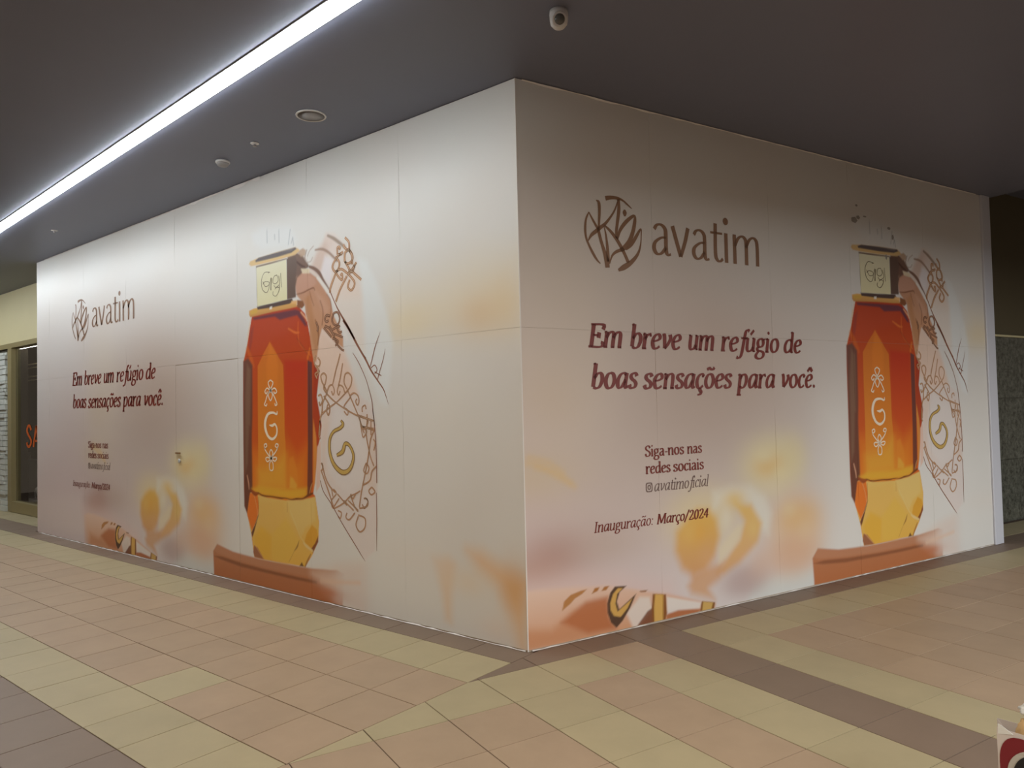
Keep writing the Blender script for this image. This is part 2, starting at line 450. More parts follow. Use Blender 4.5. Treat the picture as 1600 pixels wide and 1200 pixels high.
# ------------------------------------------------------------------ print engine: colours of the flat artwork
ART = [
["B",[0.134,1.042,2.599,1.319],"L166,146,144",None,0.75,1.0],
["B",[1.187,1.866,1.304,0.434],"L172,154,152",None,0.5,1.0],
["B",[1.791,1.295,0.819,0.413],"L162,148,146",None,0.5,1.0],
["B",[-0.662,0.363,1.987,0.654],"L158,138,138",None,0.5,1.0],
["B",[-0.432,2.653,2.529,0.49],"L190,178,172",None,0.4,1.0],
["B",[1.377,1.532,2.018,1.087],"R160,143,128",None,0.6,1.5],
["B",[0.333,1.9,0.502,0.858],"R180,164,146",None,0.4,1.5],
["B",[0.23,0.591,0.302,0.163],"R150,116,106",None,0.8,1.0],
["B",[0.076,0.511,0.26,0.111],"R158,124,112",None,0.7,1.0],
["B",[0.669,0.616,0.35,0.158],"R156,134,120",None,0.5,1.0],
["B",[0.093,1.12,0.343,0.162],"R172,152,124",None,0.55,1.0],
["B",[1.872,1.923,0.931,0.551],"R150,126,110",None,0.5,1.0],
["B",[1.576,1.528,0.722,0.436],"R148,126,112",None,0.45,1.0],
["B",[0.221,1.642,0.32,0.255],"R168,146,124",None,0.4,1.0],
["P",[[5.542,2.505],[6.009,2.518],[6.397,2.623],[6.79,2.586],[6.775,2.084],[6.37,2.096],[5.866,2.104],[5.553,2.09]],"L200,184,156",None,0.6,0.25],
["B",[6.433,2.222,0.227,0.149],"L192,162,122",None,0.6,1.0],
["B",[6.673,2.284,0.161,0.187],"L198,174,134",None,0.5,1.0],
["B",[5.733,2.219,0.332,0.133],"L200,180,140",None,0.5,1.0],
["B",[6.048,1.573,0.481,0.41],"L188,178,164",None,0.4,1.0],
["P",[[5.925,0.512],[6.082,0.529],[6.15,0.487],[6.11,0.281],[6.097,0.079],[6.046,0.095],[6.015,0.268],[5.96,0.43]],"L166,138,108",None,0.8,0.06],
["P",[[6.268,0.599],[6.4,0.597],[6.548,0.533],[6.779,0.452],[6.771,-0.012],[6.706,0.017],[6.642,0.216],[6.544,0.39],[6.375,0.48]],"L168,134,98",None,0.85,0.1],
["B",[6.687,0.394,0.139,0.187],"L160,118,74",None,0.6,1.0],
["B",[6.262,0.384,0.198,0.099],"L186,166,140",None,0.5,1.0],
["B",[5.686,0.485,0.372,0.106],"L176,160,146",None,0.4,1.0],
["B",[6.535,0.104,0.165,0.095],"L170,150,134",None,0.4,1.0],
["P",[[3.124,1.495],[6.119,1.709],[5.942,-0.336],[3.041,0.067]],"R186,178,168",None,0.6,0.35],
["P",[[2.154,0.139],[2.626,0.183],[2.899,0.146],[2.903,-0.016],[2.035,-0.009]],"R176,172,164",None,0.9,0.05],
["S",[[0.037,1.249,0.015],[0.187,1.209,0.015],[0.309,1.131,0.016]],"R178,148,104",None,0.6,0.03],
["S",[[0.095,1.183,0.015],[0.247,1.135,0.015],[0.371,1.062,0.016]],"R178,148,104",None,0.6,0.03],
["S",[[0.021,1.212,0.015],[0.141,1.18,0.015],[0.262,1.109,0.015],[0.402,1.034,0.016]],"R178,148,104",None,0.6,0.03],
["B",[2.407,1.055,0.401,0.265],"R188,172,130",None,0.75,1.6],
["B",[2.676,1.118,0.175,0.192],"R184,166,122",None,0.45,1.2],
["B",[2.36,1.057,0.178,0.109],"R184,146,86",None,0.65,1.2],
["B",[1.602,0.711,0.4,0.245],"R190,170,128",None,0.7,1.5],
["B",[2.692,0.509,0.381,0.333],"R186,152,118",None,0.75,1.6],
["B",[2.71,0.603,0.252,0.143],"R184,144,88",None,0.6,1.2],
["B",[2.631,0.293,0.351,0.173],"R178,134,104",None,0.6,1.5],
["P",[[1.713,0.891],[1.926,0.919],[2.146,0.902],[2.301,0.813],[2.376,0.666],[2.332,0.5],[2.22,0.558],[2.139,0.75],[1.877,0.788],[1.707,0.759]],"R186,178,164",None,0.75,0.06],
["P",[[1.442,0.726],[1.544,0.774],[1.666,0.763],[1.745,0.682],[1.771,0.547],[1.712,0.407],[1.605,0.305],[1.483,0.278],[1.367,0.351],[1.305,0.486],[1.321,0.625]],"R186,142,56","R172,120,72",0.9,0.055],
["P",[[1.952,0.782],[2.139,0.757],[2.256,0.601],[2.203,0.453],[1.985,0.313],[1.81,0.248],[1.737,0.272],[1.859,0.389],[1.994,0.507],[2.055,0.636]],"R188,148,70","R178,128,76",0.85,0.045],
["B",[1.943,0.812,0.131,0.075],"R186,150,76",None,0.7,1.0],
["P",[[1.483,0.293],[1.646,0.328],[1.814,0.35],[1.766,0.224],[1.639,0.17],[1.697,0.074],[1.457,0.154],[1.421,0.216]],"R172,122,76",None,0.75,0.05],
["P",[[1.756,0.46],[1.977,0.614],[2.032,0.608],[1.993,0.492],[1.793,0.353],[1.751,0.344]],"R190,172,140",None,0.7,0.04],
["B",[1.536,0.602,0.101,0.086],"R196,140,52",None,0.5,1.0],
["B",[1.851,0.686,0.064,0.103],"R196,184,164",None,0.6,1.0],
["B",[2.499,0.986,0.096,0.063],"R190,174,136",None,0.5,1.0],
["B",[2.318,1.138,0.117,0.062],"R190,178,146",None,0.5,1.0],
["B",[2.603,0.677,0.098,0.063],"R188,166,130",None,0.5,1.0],
["B",[2.792,0.498,0.101,0.096],"R186,158,126",None,0.5,1.0],
["B",[1.457,0.61,0.08,0.085],"R190,152,84",None,0.5,1.0],
["B",[1.63,0.417,0.082,0.087],"R178,134,92",None,0.5,1.0],
["B",[2.152,0.566,0.068,0.076],"R194,164,100",None,0.5,1.0],
["B",[2.398,0.883,0.142,0.078],"R184,166,140",None,0.4,1.0],
["B",[2.044,0.17,0.27,0.134],"R146,120,114",None,0.7,1.5],
["B",[2.229,0.282,0.161,0.137],"R176,142,120",None,0.5,1.0],
["P",[[-0.456,0.459],[0.401,0.44],[0.835,0.361],[1.242,0.251],[1.395,0.018],[0.121,-0.006],[-0.665,0.118]],"L164,140,132",None,0.7,0.12],
["P",[[-0.231,0.362],[-0.103,0.39],[0.072,0.388],[0.286,0.369],[0.659,0.33],[0.882,0.275],[1.042,0.23],[1.208,0.192],[1.564,0.08],[1.706,0.043],[1.682,-0.026],[0.871,-0.013],[-0.027,0.012],[-0.24,0.017]],"R188,158,140","R172,120,84",1,0.02],
["P",[[-0.052,0.151],[0.185,0.109],[0.36,0.205],[0.656,0.236],[0.668,0.115],[0.733,0.025],[0.564,0.016],[-0.027,0.012],[-0.056,0.018]],"R166,112,78",None,0.85,0.05],
["P",[[0.263,0.145],[0.474,0.251],[0.656,0.255],[0.668,0.115],[0.716,0.028],[0.483,0.037]],"R150,84,46",None,0.85,0.03],
["P",[[0.823,0.116],[0.951,0.21],[1.041,0.196],[1.065,0.104],[0.943,0.015],[0.889,-0.016]],"R198,184,172",None,0.8,0.02],
["P",[[0.926,0.018],[1.019,0.097],[1.071,0.116],[1.073,-0.0],[0.907,-0.005]],"R96,50,26",None,0.9,0.01],
["P",[[1.193,0.069],[1.317,0.07],[1.552,0.025],[1.511,0.003],[1.2,0.005]],"R140,74,36",None,0.8,0.015],
["P",[[1.207,0.171],[1.554,0.076],[1.536,0.034],[1.317,0.056],[1.206,0.046]],"R192,180,170",None,0.9,0.012],
["P",[[0.273,0.219],[0.291,0.28],[0.347,0.315],[0.428,0.329],[0.484,0.333],[0.443,0.307],[0.381,0.285],[0.345,0.258],[0.289,0.229]],"R150,100,54",None,1,0.006],
["P",[[0.524,0.295],[0.55,0.33],[0.592,0.331],[0.574,0.307]],"R140,88,40",None,1,0.006],
["P",[[0.607,0.302],[0.633,0.328],[0.676,0.327],[0.649,0.302]],"R140,88,40",None,1,0.006],
["P",[[0.655,0.21],[0.682,0.278],[0.726,0.315],[0.83,0.305],[0.768,0.271],[0.74,0.209],[0.759,0.153],[0.916,0.236],[0.86,0.15],[0.787,0.069],[0.73,0.03],[0.684,0.073],[0.656,0.144]],"R70,46,30",None,1,0.006],
["P",[[0.68,0.206],[0.708,0.267],[0.752,0.3],[0.795,0.294],[0.745,0.262],[0.726,0.198],[0.744,0.14],[0.879,0.208],[0.833,0.148],[0.77,0.098],[0.711,0.115],[0.682,0.159]],"R172,130,66",None,1,0.006],
["P",[[0.949,0.251],[1.024,0.247],[1.006,0.236],[0.961,0.24]],"R120,80,50",None,1,0.006],
["P",[[1.074,0.212],[1.198,0.19],[1.202,0.054],[1.181,-0.005],[1.059,0.006],[1.06,0.118]],"R112,66,26",None,1,0.006],
["P",[[1.096,0.206],[1.174,0.193],[1.166,0.004],[1.081,0.008],[1.082,0.115]],"R176,134,68",None,1,0.008],
["P",[[1.558,0.084],[1.7,0.054],[1.683,-0.004],[1.541,0.012]],"R110,70,30",None,1,0.006],
["P",[[1.574,0.078],[1.676,0.057],[1.657,0.002],[1.561,0.012]],"R168,132,72",None,1,0.008],
["P",[[-2.275,0.519],[-0.334,0.587],[-0.071,-0.3],[-2.281,-0.477]],"L160,146,142",None,1,0.13],
["P",[[2.877,0.239],[2.952,0.312],[3.096,0.289],[3.237,0.268],[3.451,0.258],[3.675,0.252],[3.891,0.251],[4.131,0.255],[4.313,0.255],[4.488,0.259],[4.732,0.277],[4.821,0.288],[4.907,0.264],[4.886,0.011],[4.223,-0.09],[2.885,-0.097],[2.888,0.044]],"L134,86,58","L134,76,40",1,0.012],
["P",[[2.891,0.192],[3.033,0.202],[3.392,0.179],[3.889,0.167],[4.262,0.164],[4.548,0.164],[4.547,0.14],[4.228,0.136],[3.818,0.138],[3.333,0.146],[3.012,0.172]],"L98,56,34",None,0.8,0.012],
["P",[[2.952,0.31],[3.237,0.266],[3.675,0.25],[4.131,0.253],[4.488,0.257],[4.702,0.272],[4.625,0.192],[4.229,0.18],[3.818,0.178],[3.334,0.193],[2.971,0.222],[2.898,0.241]],"L142,98,72",None,0.6,0.02],
["P",[[4.487,0.221],[4.672,0.266],[4.821,0.308],[5.133,0.354],[5.151,0.016],[4.844,0.04],[4.683,0.108]],"L170,148,132",None,0.85,0.1],
["P",[[4.85,0.302],[5.214,0.363],[5.219,0.018],[5.097,0.025],[4.815,0.072]],"L164,153,144",None,0.8,0.12],
["B",[4.698,0.092,0.177,0.046],"L140,76,44",None,0.6,1.0],
["S",[[4.609,0.172,0.018],[4.847,0.194,0.017],[5.102,0.223,0.016]],"L170,142,120",None,0.6,0.02],
["P",[[5.156,2.795],[5.26,2.749],[5.381,2.545],[5.486,2.303],[5.545,2.078],[5.467,1.607],[5.38,1.638],[5.283,1.834],[5.137,2.069],[5.183,2.477],[5.165,2.678]],"L206,205,200",None,0.7,0.04],
["P",[[4.508,2.783],[4.549,2.835],[4.605,2.9],[4.645,2.939],[4.706,2.998],[4.746,3.046],[4.798,3.047],[4.855,3.025],[4.965,2.94],[5.05,2.888],[5.091,2.82],[5.119,2.738],[5.17,2.647],[5.195,2.476],[5.208,2.292],[5.215,2.14],[5.213,2.042],[5.137,2.077],[4.95,2.308],[4.902,2.383],[4.78,2.571],[4.653,2.699]],"L205,190,178","L204,190,176",0.85,0.05],
["P",[[4.508,2.783],[4.549,2.835],[4.618,2.922],[4.699,2.983],[4.753,3.038],[4.841,2.984],[4.748,2.871],[4.721,2.802],[4.653,2.699]],"L190,162,146",None,0.8,0.04],
["P",[[4.74,3.049],[4.842,3.031],[4.929,2.954],[4.863,2.853],[4.763,2.916],[4.726,2.995]],"L204,184,172",None,0.7,0.04],
["P",[[4.723,2.874],[4.825,2.835],[4.822,2.709],[4.781,2.618],[4.654,2.731],[4.681,2.792]],"L206,196,194",None,0.85,0.03],
["P",[[4.822,2.74],[4.983,2.671],[5.128,2.637],[5.171,2.479],[4.979,2.485],[4.805,2.552]],"L208,184,166",None,0.5,0.06],
["S",[[4.765,3.036,0.011],[4.841,3.0,0.015],[4.916,2.952,0.015],[4.989,2.901,0.012]],"L140,116,96",None,0.9,0.008],
["S",[[4.592,2.943,0.008],[4.685,2.935,0.012],[4.762,2.901,0.012],[4.838,2.845,0.011],[4.881,2.807,0.009]],"L144,112,92",None,0.9,0.008],
["P",[[4.682,2.261],[4.72,2.234],[4.956,2.058],[5.026,1.938],[5.082,1.782],[5.163,1.688],[5.277,1.625],[5.315,1.535],[5.329,1.423],[5.337,1.312],[5.332,1.016],[5.327,0.918],[5.32,0.659],[5.297,0.494],[5.175,0.411],[5.054,0.521],[4.903,0.668],[4.76,0.82],[4.621,0.988],[4.629,1.158],[4.62,1.358],[4.62,1.895],[4.583,1.994],[4.613,2.145]],"L192,178,168","L168,157,149",1,0.02],
["P",[[4.643,2.272],[4.707,2.239],[4.956,2.058],[5.026,1.938],[5.094,1.774],[5.105,1.72],[4.983,1.693],[4.834,1.673],[4.695,1.748],[4.604,1.783],[4.541,1.931],[4.572,2.108]],"L198,170,150",None,0.9,0.05],
["P",[[4.64,1.606],[4.755,1.564],[4.752,1.438],[4.695,1.224],[4.743,1.067],[4.866,0.948],[4.792,0.991],[4.64,1.095]],"L184,158,138",None,0.5,0.05],
["P",[[5.148,1.575],[5.32,1.498],[5.333,1.149],[5.316,0.942],[5.192,1.01],[5.255,1.207],[5.224,1.348]],"L176,154,136",None,0.5,0.05],
["P",[[4.832,1.61],[4.98,1.554],[5.111,1.522],[5.224,1.348],[5.22,1.206],[5.169,1.009],[4.988,0.923],[4.816,0.961],[4.705,1.081],[4.696,1.255],[4.752,1.438]],"L182,172,164",None,0.7,0.05],
["P",[[4.306,2.744],[4.37,2.785],[4.426,2.803],[4.521,2.757],[4.607,2.705],[4.716,2.586],[4.785,2.506],[4.826,2.367],[4.911,2.241],[4.946,2.16],[4.944,2.09],[4.846,2.137],[4.733,2.225],[4.669,2.27],[4.627,2.185],[4.583,1.994],[4.53,2.013],[4.494,2.195],[4.496,2.277],[4.444,2.412],[4.432,2.496],[4.323,2.583],[4.297,2.678]],"L168,122,96","L172,126,92",1,0.012],
["P",[[4.327,2.741],[4.439,2.776],[4.573,2.709],[4.599,2.657],[4.545,2.631],[4.379,2.601],[4.302,2.61],[4.297,2.678]],"L176,132,110",None,0.8,0.02],
["P",[[4.434,2.545],[4.516,2.585],[4.54,2.436],[4.565,2.352],[4.63,2.281],[4.614,2.186],[4.612,2.105],[4.565,2.084],[4.527,2.192],[4.496,2.293]],"L160,110,72",None,0.8,0.03],
["P",[[4.571,2.612],[4.701,2.516],[4.776,2.428],[4.736,2.376],[4.672,2.422],[4.622,2.508]],"L178,136,112",None,0.6,0.03],
["S",[[4.302,2.598,0.003],[4.407,2.602,0.006],[4.504,2.62,0.006],[4.558,2.625,0.006],[4.577,2.603,0.003]],"L112,66,40",None,0.9,0.006],
["S",[[4.503,2.603,0.004],[4.522,2.552,0.005],[4.561,2.474,0.003]],"L120,74,46",None,0.7,0.008],
["S",[[4.648,2.505,0.005],[4.679,2.438,0.006],[4.684,2.373,0.007],[4.67,2.302,0.005]],"L124,78,52",None,0.8,0.008],
["S",[[4.741,2.551,0.004],[4.784,2.498,0.005],[4.795,2.426,0.005],[4.781,2.371,0.004]],"L124,78,52",None,0.8,0.008],
["S",[[4.578,2.351,0.005],[4.603,2.292,0.008],[4.621,2.217,0.009],[4.606,2.138,0.005]],"L122,72,36",None,0.8,0.01],
["P",[[4.188,2.945],[4.332,2.958],[4.415,2.92],[4.455,2.873],[4.508,2.816],[4.439,2.792],[4.327,2.741],[4.297,2.661],[4.302,2.577],[4.194,2.572],[4.177,2.76]],"L104,76,62",None,1,0.012],
["P",[[4.332,2.966],[4.416,2.986],[4.457,2.963],[4.442,2.916],[4.387,2.916]],"L168,136,108",None,0.9,0.01],
["P",[[4.384,2.812],[4.508,2.795],[4.507,2.755],[4.404,2.768]],"L198,180,150",None,0.95,0.008],
["S",[[4.242,2.752,0.005],[4.257,2.8,0.008],[4.315,2.835,0.005]],"L60,44,38",None,0.8,0.006],
["S",[[4.226,2.703,0.007],[4.284,2.73,0.008],[4.327,2.758,0.005]],"L140,110,90",None,0.6,0.008],
["S",[[4.302,2.895,0.008],[4.385,2.841,0.011],[4.44,2.821,0.007]],"L72,46,34",None,0.9,0.006],
["S",[[4.442,2.891,0.005],[4.457,2.939,0.007],[4.471,2.961,0.004]],"L130,100,80",None,0.8,0.008],
["S",[[4.483,2.91,0.005],[4.511,2.947,0.005],[4.566,2.979,0.005]],"L150,120,100",None,0.6,0.006],
["S",[[4.468,2.854,0.005],[4.523,2.855,0.005],[4.551,2.884,0.005]],"L150,120,100",None,0.6,0.006],
["S",[[4.462,2.872,0.005],[4.442,2.9,0.005],[4.414,2.908,0.005]],"L150,120,100",None,0.6,0.006],
["S",[[4.613,2.704,0.01],[4.691,2.645,0.02],[4.754,2.574,0.015],[4.816,2.495,0.013],[4.889,2.385,0.015],[4.937,2.278,0.018],[4.995,2.157,0.015]],"L206,196,186",None,0.9,0.01],
["S",[[4.508,2.812,0.012],[4.575,2.786,0.016],[4.641,2.741,0.018],[4.692,2.678,0.012],[4.742,2.623,0.008],[4.78,2.579,0.006]],"L112,80,64",None,1,0.006],
["P",[[4.543,2.004],[4.62,1.895],[4.583,1.703],[4.625,1.542],[4.643,1.462],[4.62,1.358],[4.592,1.285],[4.569,1.14],[4.517,0.897],[4.478,0.976],[4.494,1.624]],"L140,44,22","L150,60,26",1,0.008],
["P",[[4.531,1.519],[4.568,1.365],[4.578,1.221],[4.545,0.979],[4.51,0.897],[4.504,1.219]],"L176,112,48",None,0.9,0.008],
["P",[[4.579,1.285],[4.626,1.326],[4.626,1.142],[4.611,0.958],[4.557,0.907],[4.564,1.092]],"L202,168,148",None,0.9,0.008],
["P",[[3.62,2.493],[3.865,2.5],[4.091,2.503],[4.321,2.504],[4.431,2.422],[4.463,2.353],[4.495,2.236],[4.525,2.087],[4.549,1.988],[4.529,1.705],[4.522,1.139],[4.514,0.889],[4.541,0.872],[4.587,0.66],[4.574,0.501],[4.494,0.381],[4.385,0.263],[4.132,0.261],[3.784,0.256],[3.602,0.262],[3.582,0.364],[3.56,0.465],[3.494,0.645],[3.451,0.714],[3.44,0.927],[3.445,1.374],[3.446,1.734],[3.456,2.057],[3.543,2.267]],"L158,50,18","L168,78,22",1,0.004],
["P",[[4.124,2.037],[4.449,2.018],[4.444,1.544],[4.442,1.462],[4.43,1.25],[4.291,1.198],[4.181,1.362],[4.125,1.463],[4.111,1.463]],"L160,40,18","L166,66,20",0.9,0.03],
["P",[[3.585,1.234],[4.122,1.295],[4.29,1.181],[4.442,1.283],[4.429,0.925],[4.338,0.854],[4.111,0.833],[3.688,0.842],[3.57,0.889]],"L178,92,24","L178,108,28",0.85,0.12],
["P",[[3.62,2.453],[4.133,2.426],[4.32,2.441],[4.36,2.371],[4.188,2.286],[3.935,2.238],[3.826,2.159],[3.604,2.103],[3.574,2.22]],"L160,62,34",None,0.5,0.05],
["P",[[3.628,2.461],[3.94,2.466],[4.292,2.469],[4.348,2.455],[4.429,2.364],[4.462,2.312],[4.428,2.315],[4.319,2.416],[4.132,2.405],[4.059,2.399],[3.985,2.436],[3.643,2.438]],"L74,44,56",None,0.85,0.012],
["P",[[3.585,2.345],[3.642,2.384],[3.607,2.227],[3.573,2.149],[3.557,2.195]],"L110,50,50",None,0.5,0.02],
["S",[[4.188,2.311,0.006],[4.287,2.269,0.009],[4.344,2.264,0.004]],"L200,106,44",None,0.8,0.01],
["S",[[4.332,2.357,0.003],[4.33,2.266,0.004],[4.355,2.164,0.003],[4.504,2.055,0.004]],"L196,100,40",None,0.8,0.01],
["S",[[4.314,2.217,0.005],[4.396,2.136,0.006],[4.49,2.048,0.007]],"L100,36,22",None,0.5,0.012],
["S",[[4.492,2.113,0.011],[4.463,2.033,0.013]],"L190,100,36",None,0.7,0.012],
["S",[[3.524,2.179,0.018],[3.588,2.086,0.024],[3.634,2.012,0.012]],"L176,84,28",None,0.7,0.02],
["P",[[3.456,2.066],[3.539,2.089],[3.61,2.022],[3.6,1.552],[3.588,1.375],[3.585,0.863],[3.528,0.798],[3.539,0.834],[3.497,0.645],[3.445,0.714],[3.442,0.912],[3.443,1.285]],"L92,58,46","L78,46,34",0.95,0.015],
["P",[[3.521,2.036],[3.577,1.979],[3.558,1.464],[3.542,1.464],[3.51,1.108],[3.467,1.017],[3.477,1.464],[3.482,1.733]],"L112,84,64",None,0.6,0.02],
["S",[[3.499,1.0,0.006],[3.522,0.93,0.008],[3.529,0.878,0.005]],"L190,140,110",None,0.8,0.008],
["P",[[3.897,2.216],[4.0,2.104],[4.101,1.996],[4.109,1.716],[4.112,1.395],[4.122,1.295],[4.113,0.908],[3.905,0.889],[3.682,0.894],[3.69,1.288],[3.692,1.727],[3.698,2.009],[3.794,2.117]],"L180,94,26","L184,116,36",0.9,0.006],
["P",[[3.896,2.206],[4.0,2.095],[4.02,2.0],[3.997,1.634],[3.846,1.636],[3.838,2.01]],"L188,104,30",None,0.6,0.03],
["P",[[3.677,1.06],[3.91,1.086],[4.12,1.21],[4.127,0.909],[3.689,0.886]],"L190,136,44",None,0.7,0.08],
["P",[[4.157,0.961],[4.177,1.178],[4.234,1.196],[4.288,1.082],[4.299,0.967],[4.284,0.917],[4.185,0.904]],"L184,112,34",None,0.6,0.02],
["P",[[4.187,1.02],[4.23,1.005],[4.285,0.95],[4.27,0.916],[4.171,0.92]],"L196,146,54",None,0.7,0.015],
["P",[[4.462,2.017],[4.523,1.997],[4.519,1.462],[4.515,1.3],[4.505,0.961],[4.476,0.895],[4.428,0.86],[4.448,1.299]],"L84,48,46","L86,44,30",0.95,0.006],
["P",[[3.57,0.88],[3.69,0.912],[4.127,0.901],[4.423,0.933],[4.421,0.859],[4.282,0.826],[4.111,0.824],[3.828,0.829],[3.673,0.841]],"L186,140,42",None,0.9,0.03],
["P",[[3.549,0.845],[3.67,0.831],[3.833,0.815],[4.11,0.807],[4.342,0.822],[4.541,0.867],[4.587,0.66],[4.574,0.501],[4.494,0.381],[4.385,0.263],[4.132,0.261],[3.784,0.256],[3.602,0.262],[3.568,0.445],[3.494,0.645]],"L188,154,84","L176,134,56",1,0.006],
["P",[[3.65,0.769],[4.076,0.796],[4.123,0.633],[3.896,0.475],[3.828,0.609],[3.682,0.537],[3.606,0.448]],"L190,150,76",None,0.7,0.03],
["P",[[3.606,0.448],[3.718,0.55],[3.896,0.475],[3.856,0.272],[3.748,0.26],[3.623,0.368]],"L176,132,38",None,0.7,0.03],
["P",[[4.136,0.809],[4.533,0.853],[4.544,0.666],[4.401,0.598],[4.335,0.516],[4.175,0.676]],"L192,164,100",None,0.6,0.02],
["P",[[3.896,0.495],[4.107,0.651],[4.302,0.475],[4.132,0.264],[3.891,0.266]],"L184,146,60",None,0.7,0.03],
["P",[[3.549,0.845],[3.67,0.831],[3.689,0.72],[3.665,0.617],[3.579,0.487],[3.493,0.634],[3.519,0.75]],"L178,92,30",None,1,0.006],
["P",[[3.688,0.659],[3.607,0.489],[3.578,0.436],[3.56,0.475],[3.627,0.573],[3.665,0.637]],"L84,48,28",None,1,0.006],
["P",[[3.604,0.367],[3.659,0.352],[3.766,0.257],[3.611,0.26],[3.588,0.304]],"L110,62,46",None,0.9,0.006],
["S",[[3.623,0.368,0.003],[3.677,0.323,0.003],[3.757,0.261,0.003]],"L206,150,90",None,0.9,0.004],
["S",[[3.558,0.845,0.003],[3.614,0.818,0.003],[3.665,0.637,0.003],[3.57,0.496,0.003]],"L206,160,110",None,0.7,0.004],
["P",[[4.489,0.624],[4.558,0.593],[4.572,0.538],[4.539,0.46],[4.484,0.417],[4.382,0.473],[4.408,0.542]],"L166,118,36",None,0.95,0.01],
["P",[[4.569,0.538],[4.574,0.492],[4.494,0.39],[4.476,0.426],[4.532,0.478]],"L98,50,28",None,0.95,0.006],
["S",[[4.366,0.462,0.006],[4.413,0.438,0.013],[4.491,0.409,0.011]],"L206,176,120",None,0.9,0.006],
["S",[[4.467,0.378,0.006],[4.427,0.327,0.01],[4.385,0.265,0.009]],"L120,74,34",None,0.8,0.006],
["P",[[4.338,0.298],[4.369,0.261],[4.305,0.26]],"L70,40,20",None,0.9,0.004],
["S",[[4.302,0.475,0.002],[4.276,0.424,0.009],[4.234,0.382,0.003]],"L110,72,30",None,0.8,0.005],
["S",[[4.234,0.382,0.002],[4.149,0.276,0.003]],"L140,100,44",None,0.8,0.005],
["S",[[4.176,0.724,0.003],[4.24,0.632,0.004],[4.319,0.515,0.004],[4.382,0.464,0.004]],"L204,178,116",None,0.8,0.005],
["S",[[3.688,0.812,0.003],[3.682,0.72,0.004],[3.684,0.659,0.003]],"L120,66,30",None,0.7,0.005],
["S",[[4.135,0.79,0.003],[4.134,0.711,0.004]],"L150,110,56",None,0.7,0.006],
["S",[[3.561,0.866,0.012],[3.625,0.839,0.02],[3.681,0.846,0.011]],"L116,52,22",None,0.9,0.006],
["S",[[3.681,0.851,0.005],[3.766,0.829,0.007],[3.904,0.829,0.006],[4.038,0.824,0.007],[4.111,0.828,0.004],[4.197,0.821,0.005],[4.282,0.833,0.008],[4.366,0.84,0.006],[4.449,0.873,0.012],[4.506,0.892,0.008]],"L96,50,20",None,1,0.005],
["S",[[4.463,0.894,0.004],[4.484,0.944,0.006],[4.505,0.977,0.003]],"L200,150,90",None,0.7,0.006],
["S",[[3.595,2.455,0.003],[3.561,2.365,0.005],[3.526,2.269,0.004]],"L206,170,130",None,0.8,0.006],
["S",[[3.578,2.39,0.003],[3.525,2.215,0.004],[3.465,2.075,0.003]],"L206,170,130",None,0.7,0.006],
["S",[[4.376,2.436,0.007],[4.443,2.38,0.008],[4.456,2.354,0.004]],"L200,150,110",None,0.9,0.006],
["P",[[4.322,2.549],[4.406,2.532],[4.432,2.492],[4.39,2.467],[4.321,2.483]],"L120,72,40",None,1,0.008],
["P",[[3.565,2.53],[3.646,2.544],[3.942,2.54],[4.208,2.544],[4.301,2.543],[4.321,2.491],[4.207,2.486],[3.941,2.483],[3.724,2.474],[3.588,2.468],[3.567,2.489]],"L196,150,84","L170,120,64",1,0.006],
["P",[[3.589,2.528],[3.709,2.533],[3.693,2.495],[3.596,2.491]],"L186,148,60",None,0.7,0.01],
["P",[[3.694,2.555],[3.942,2.561],[4.209,2.57],[4.245,2.571],[4.265,2.547],[4.208,2.528],[3.942,2.522],[3.709,2.527]],"L74,56,50",None,1,0.006],
["P",[[3.904,2.531],[3.942,2.535],[3.941,2.509],[3.899,2.509]],"L235,225,210",None,1,0.006],
["P",[[4.237,2.55],[4.322,2.545],[4.321,2.512],[4.237,2.529]],"L206,160,104",None,0.9,0.008],
["P",[[3.591,2.989],[3.735,3.002],[4.028,3.011],[4.305,3.012],[4.347,2.993],[4.374,2.972],[4.303,2.945],[3.996,2.935],[3.734,2.937],[3.606,2.942],[3.574,2.964]],"L200,166,112",None,1,0.008],
["P",[[3.679,2.985],[3.735,3.002],[4.028,3.008],[4.305,3.01],[4.325,2.994],[4.247,2.971],[4.027,2.965],[3.687,2.968]],"L88,76,74",None,1,0.006],
["P",[[4.173,2.926],[4.31,2.932],[4.329,2.858],[4.298,2.711],[4.302,2.577],[4.173,2.57]],"L92,70,58",None,1,0.008],
["P",[[3.686,2.931],[3.951,2.933],[4.174,2.935],[4.181,2.921],[3.695,2.912]],"L106,82,60",None,0.9,0.005],
["P",[[3.694,2.915],[4.169,2.923],[4.173,2.57],[3.702,2.556]],"L206,198,168","L198,188,148",1,0.004],
["S",[[3.694,2.915,0.002],[3.698,2.734,0.003],[3.705,2.557,0.002]],"L110,96,70",None,0.9,0.003],
["P",[[3.628,3.234],[3.804,3.284],[4.223,3.211],[4.334,3.074],[4.248,3.021],[3.768,3.078],[3.659,3.149]],"L204,203,200",None,0.5,0.05],
["S",[[3.873,3.237,0.005],[3.875,3.119,0.005]],"L150,150,148",None,0.7,0.008],
["S",[[4.062,3.196,0.005],[4.063,3.093,0.005]],"L150,150,148",None,0.7,0.008],
["S",[[4.234,3.175,0.005],[4.205,3.053,0.005]],"L150,150,148",None,0.7,0.008],
["S",[[4.271,3.102,0.005],[4.249,3.055,0.005]],"L150,150,148",None,0.7,0.008],
["S",[[4.271,3.093,0.005],[4.282,3.032,0.005]],"L150,150,148",None,0.7,0.008],
["S",[[3.994,3.173,0.005],[3.997,3.129,0.005]],"L150,150,148",None,0.7,0.008],
]
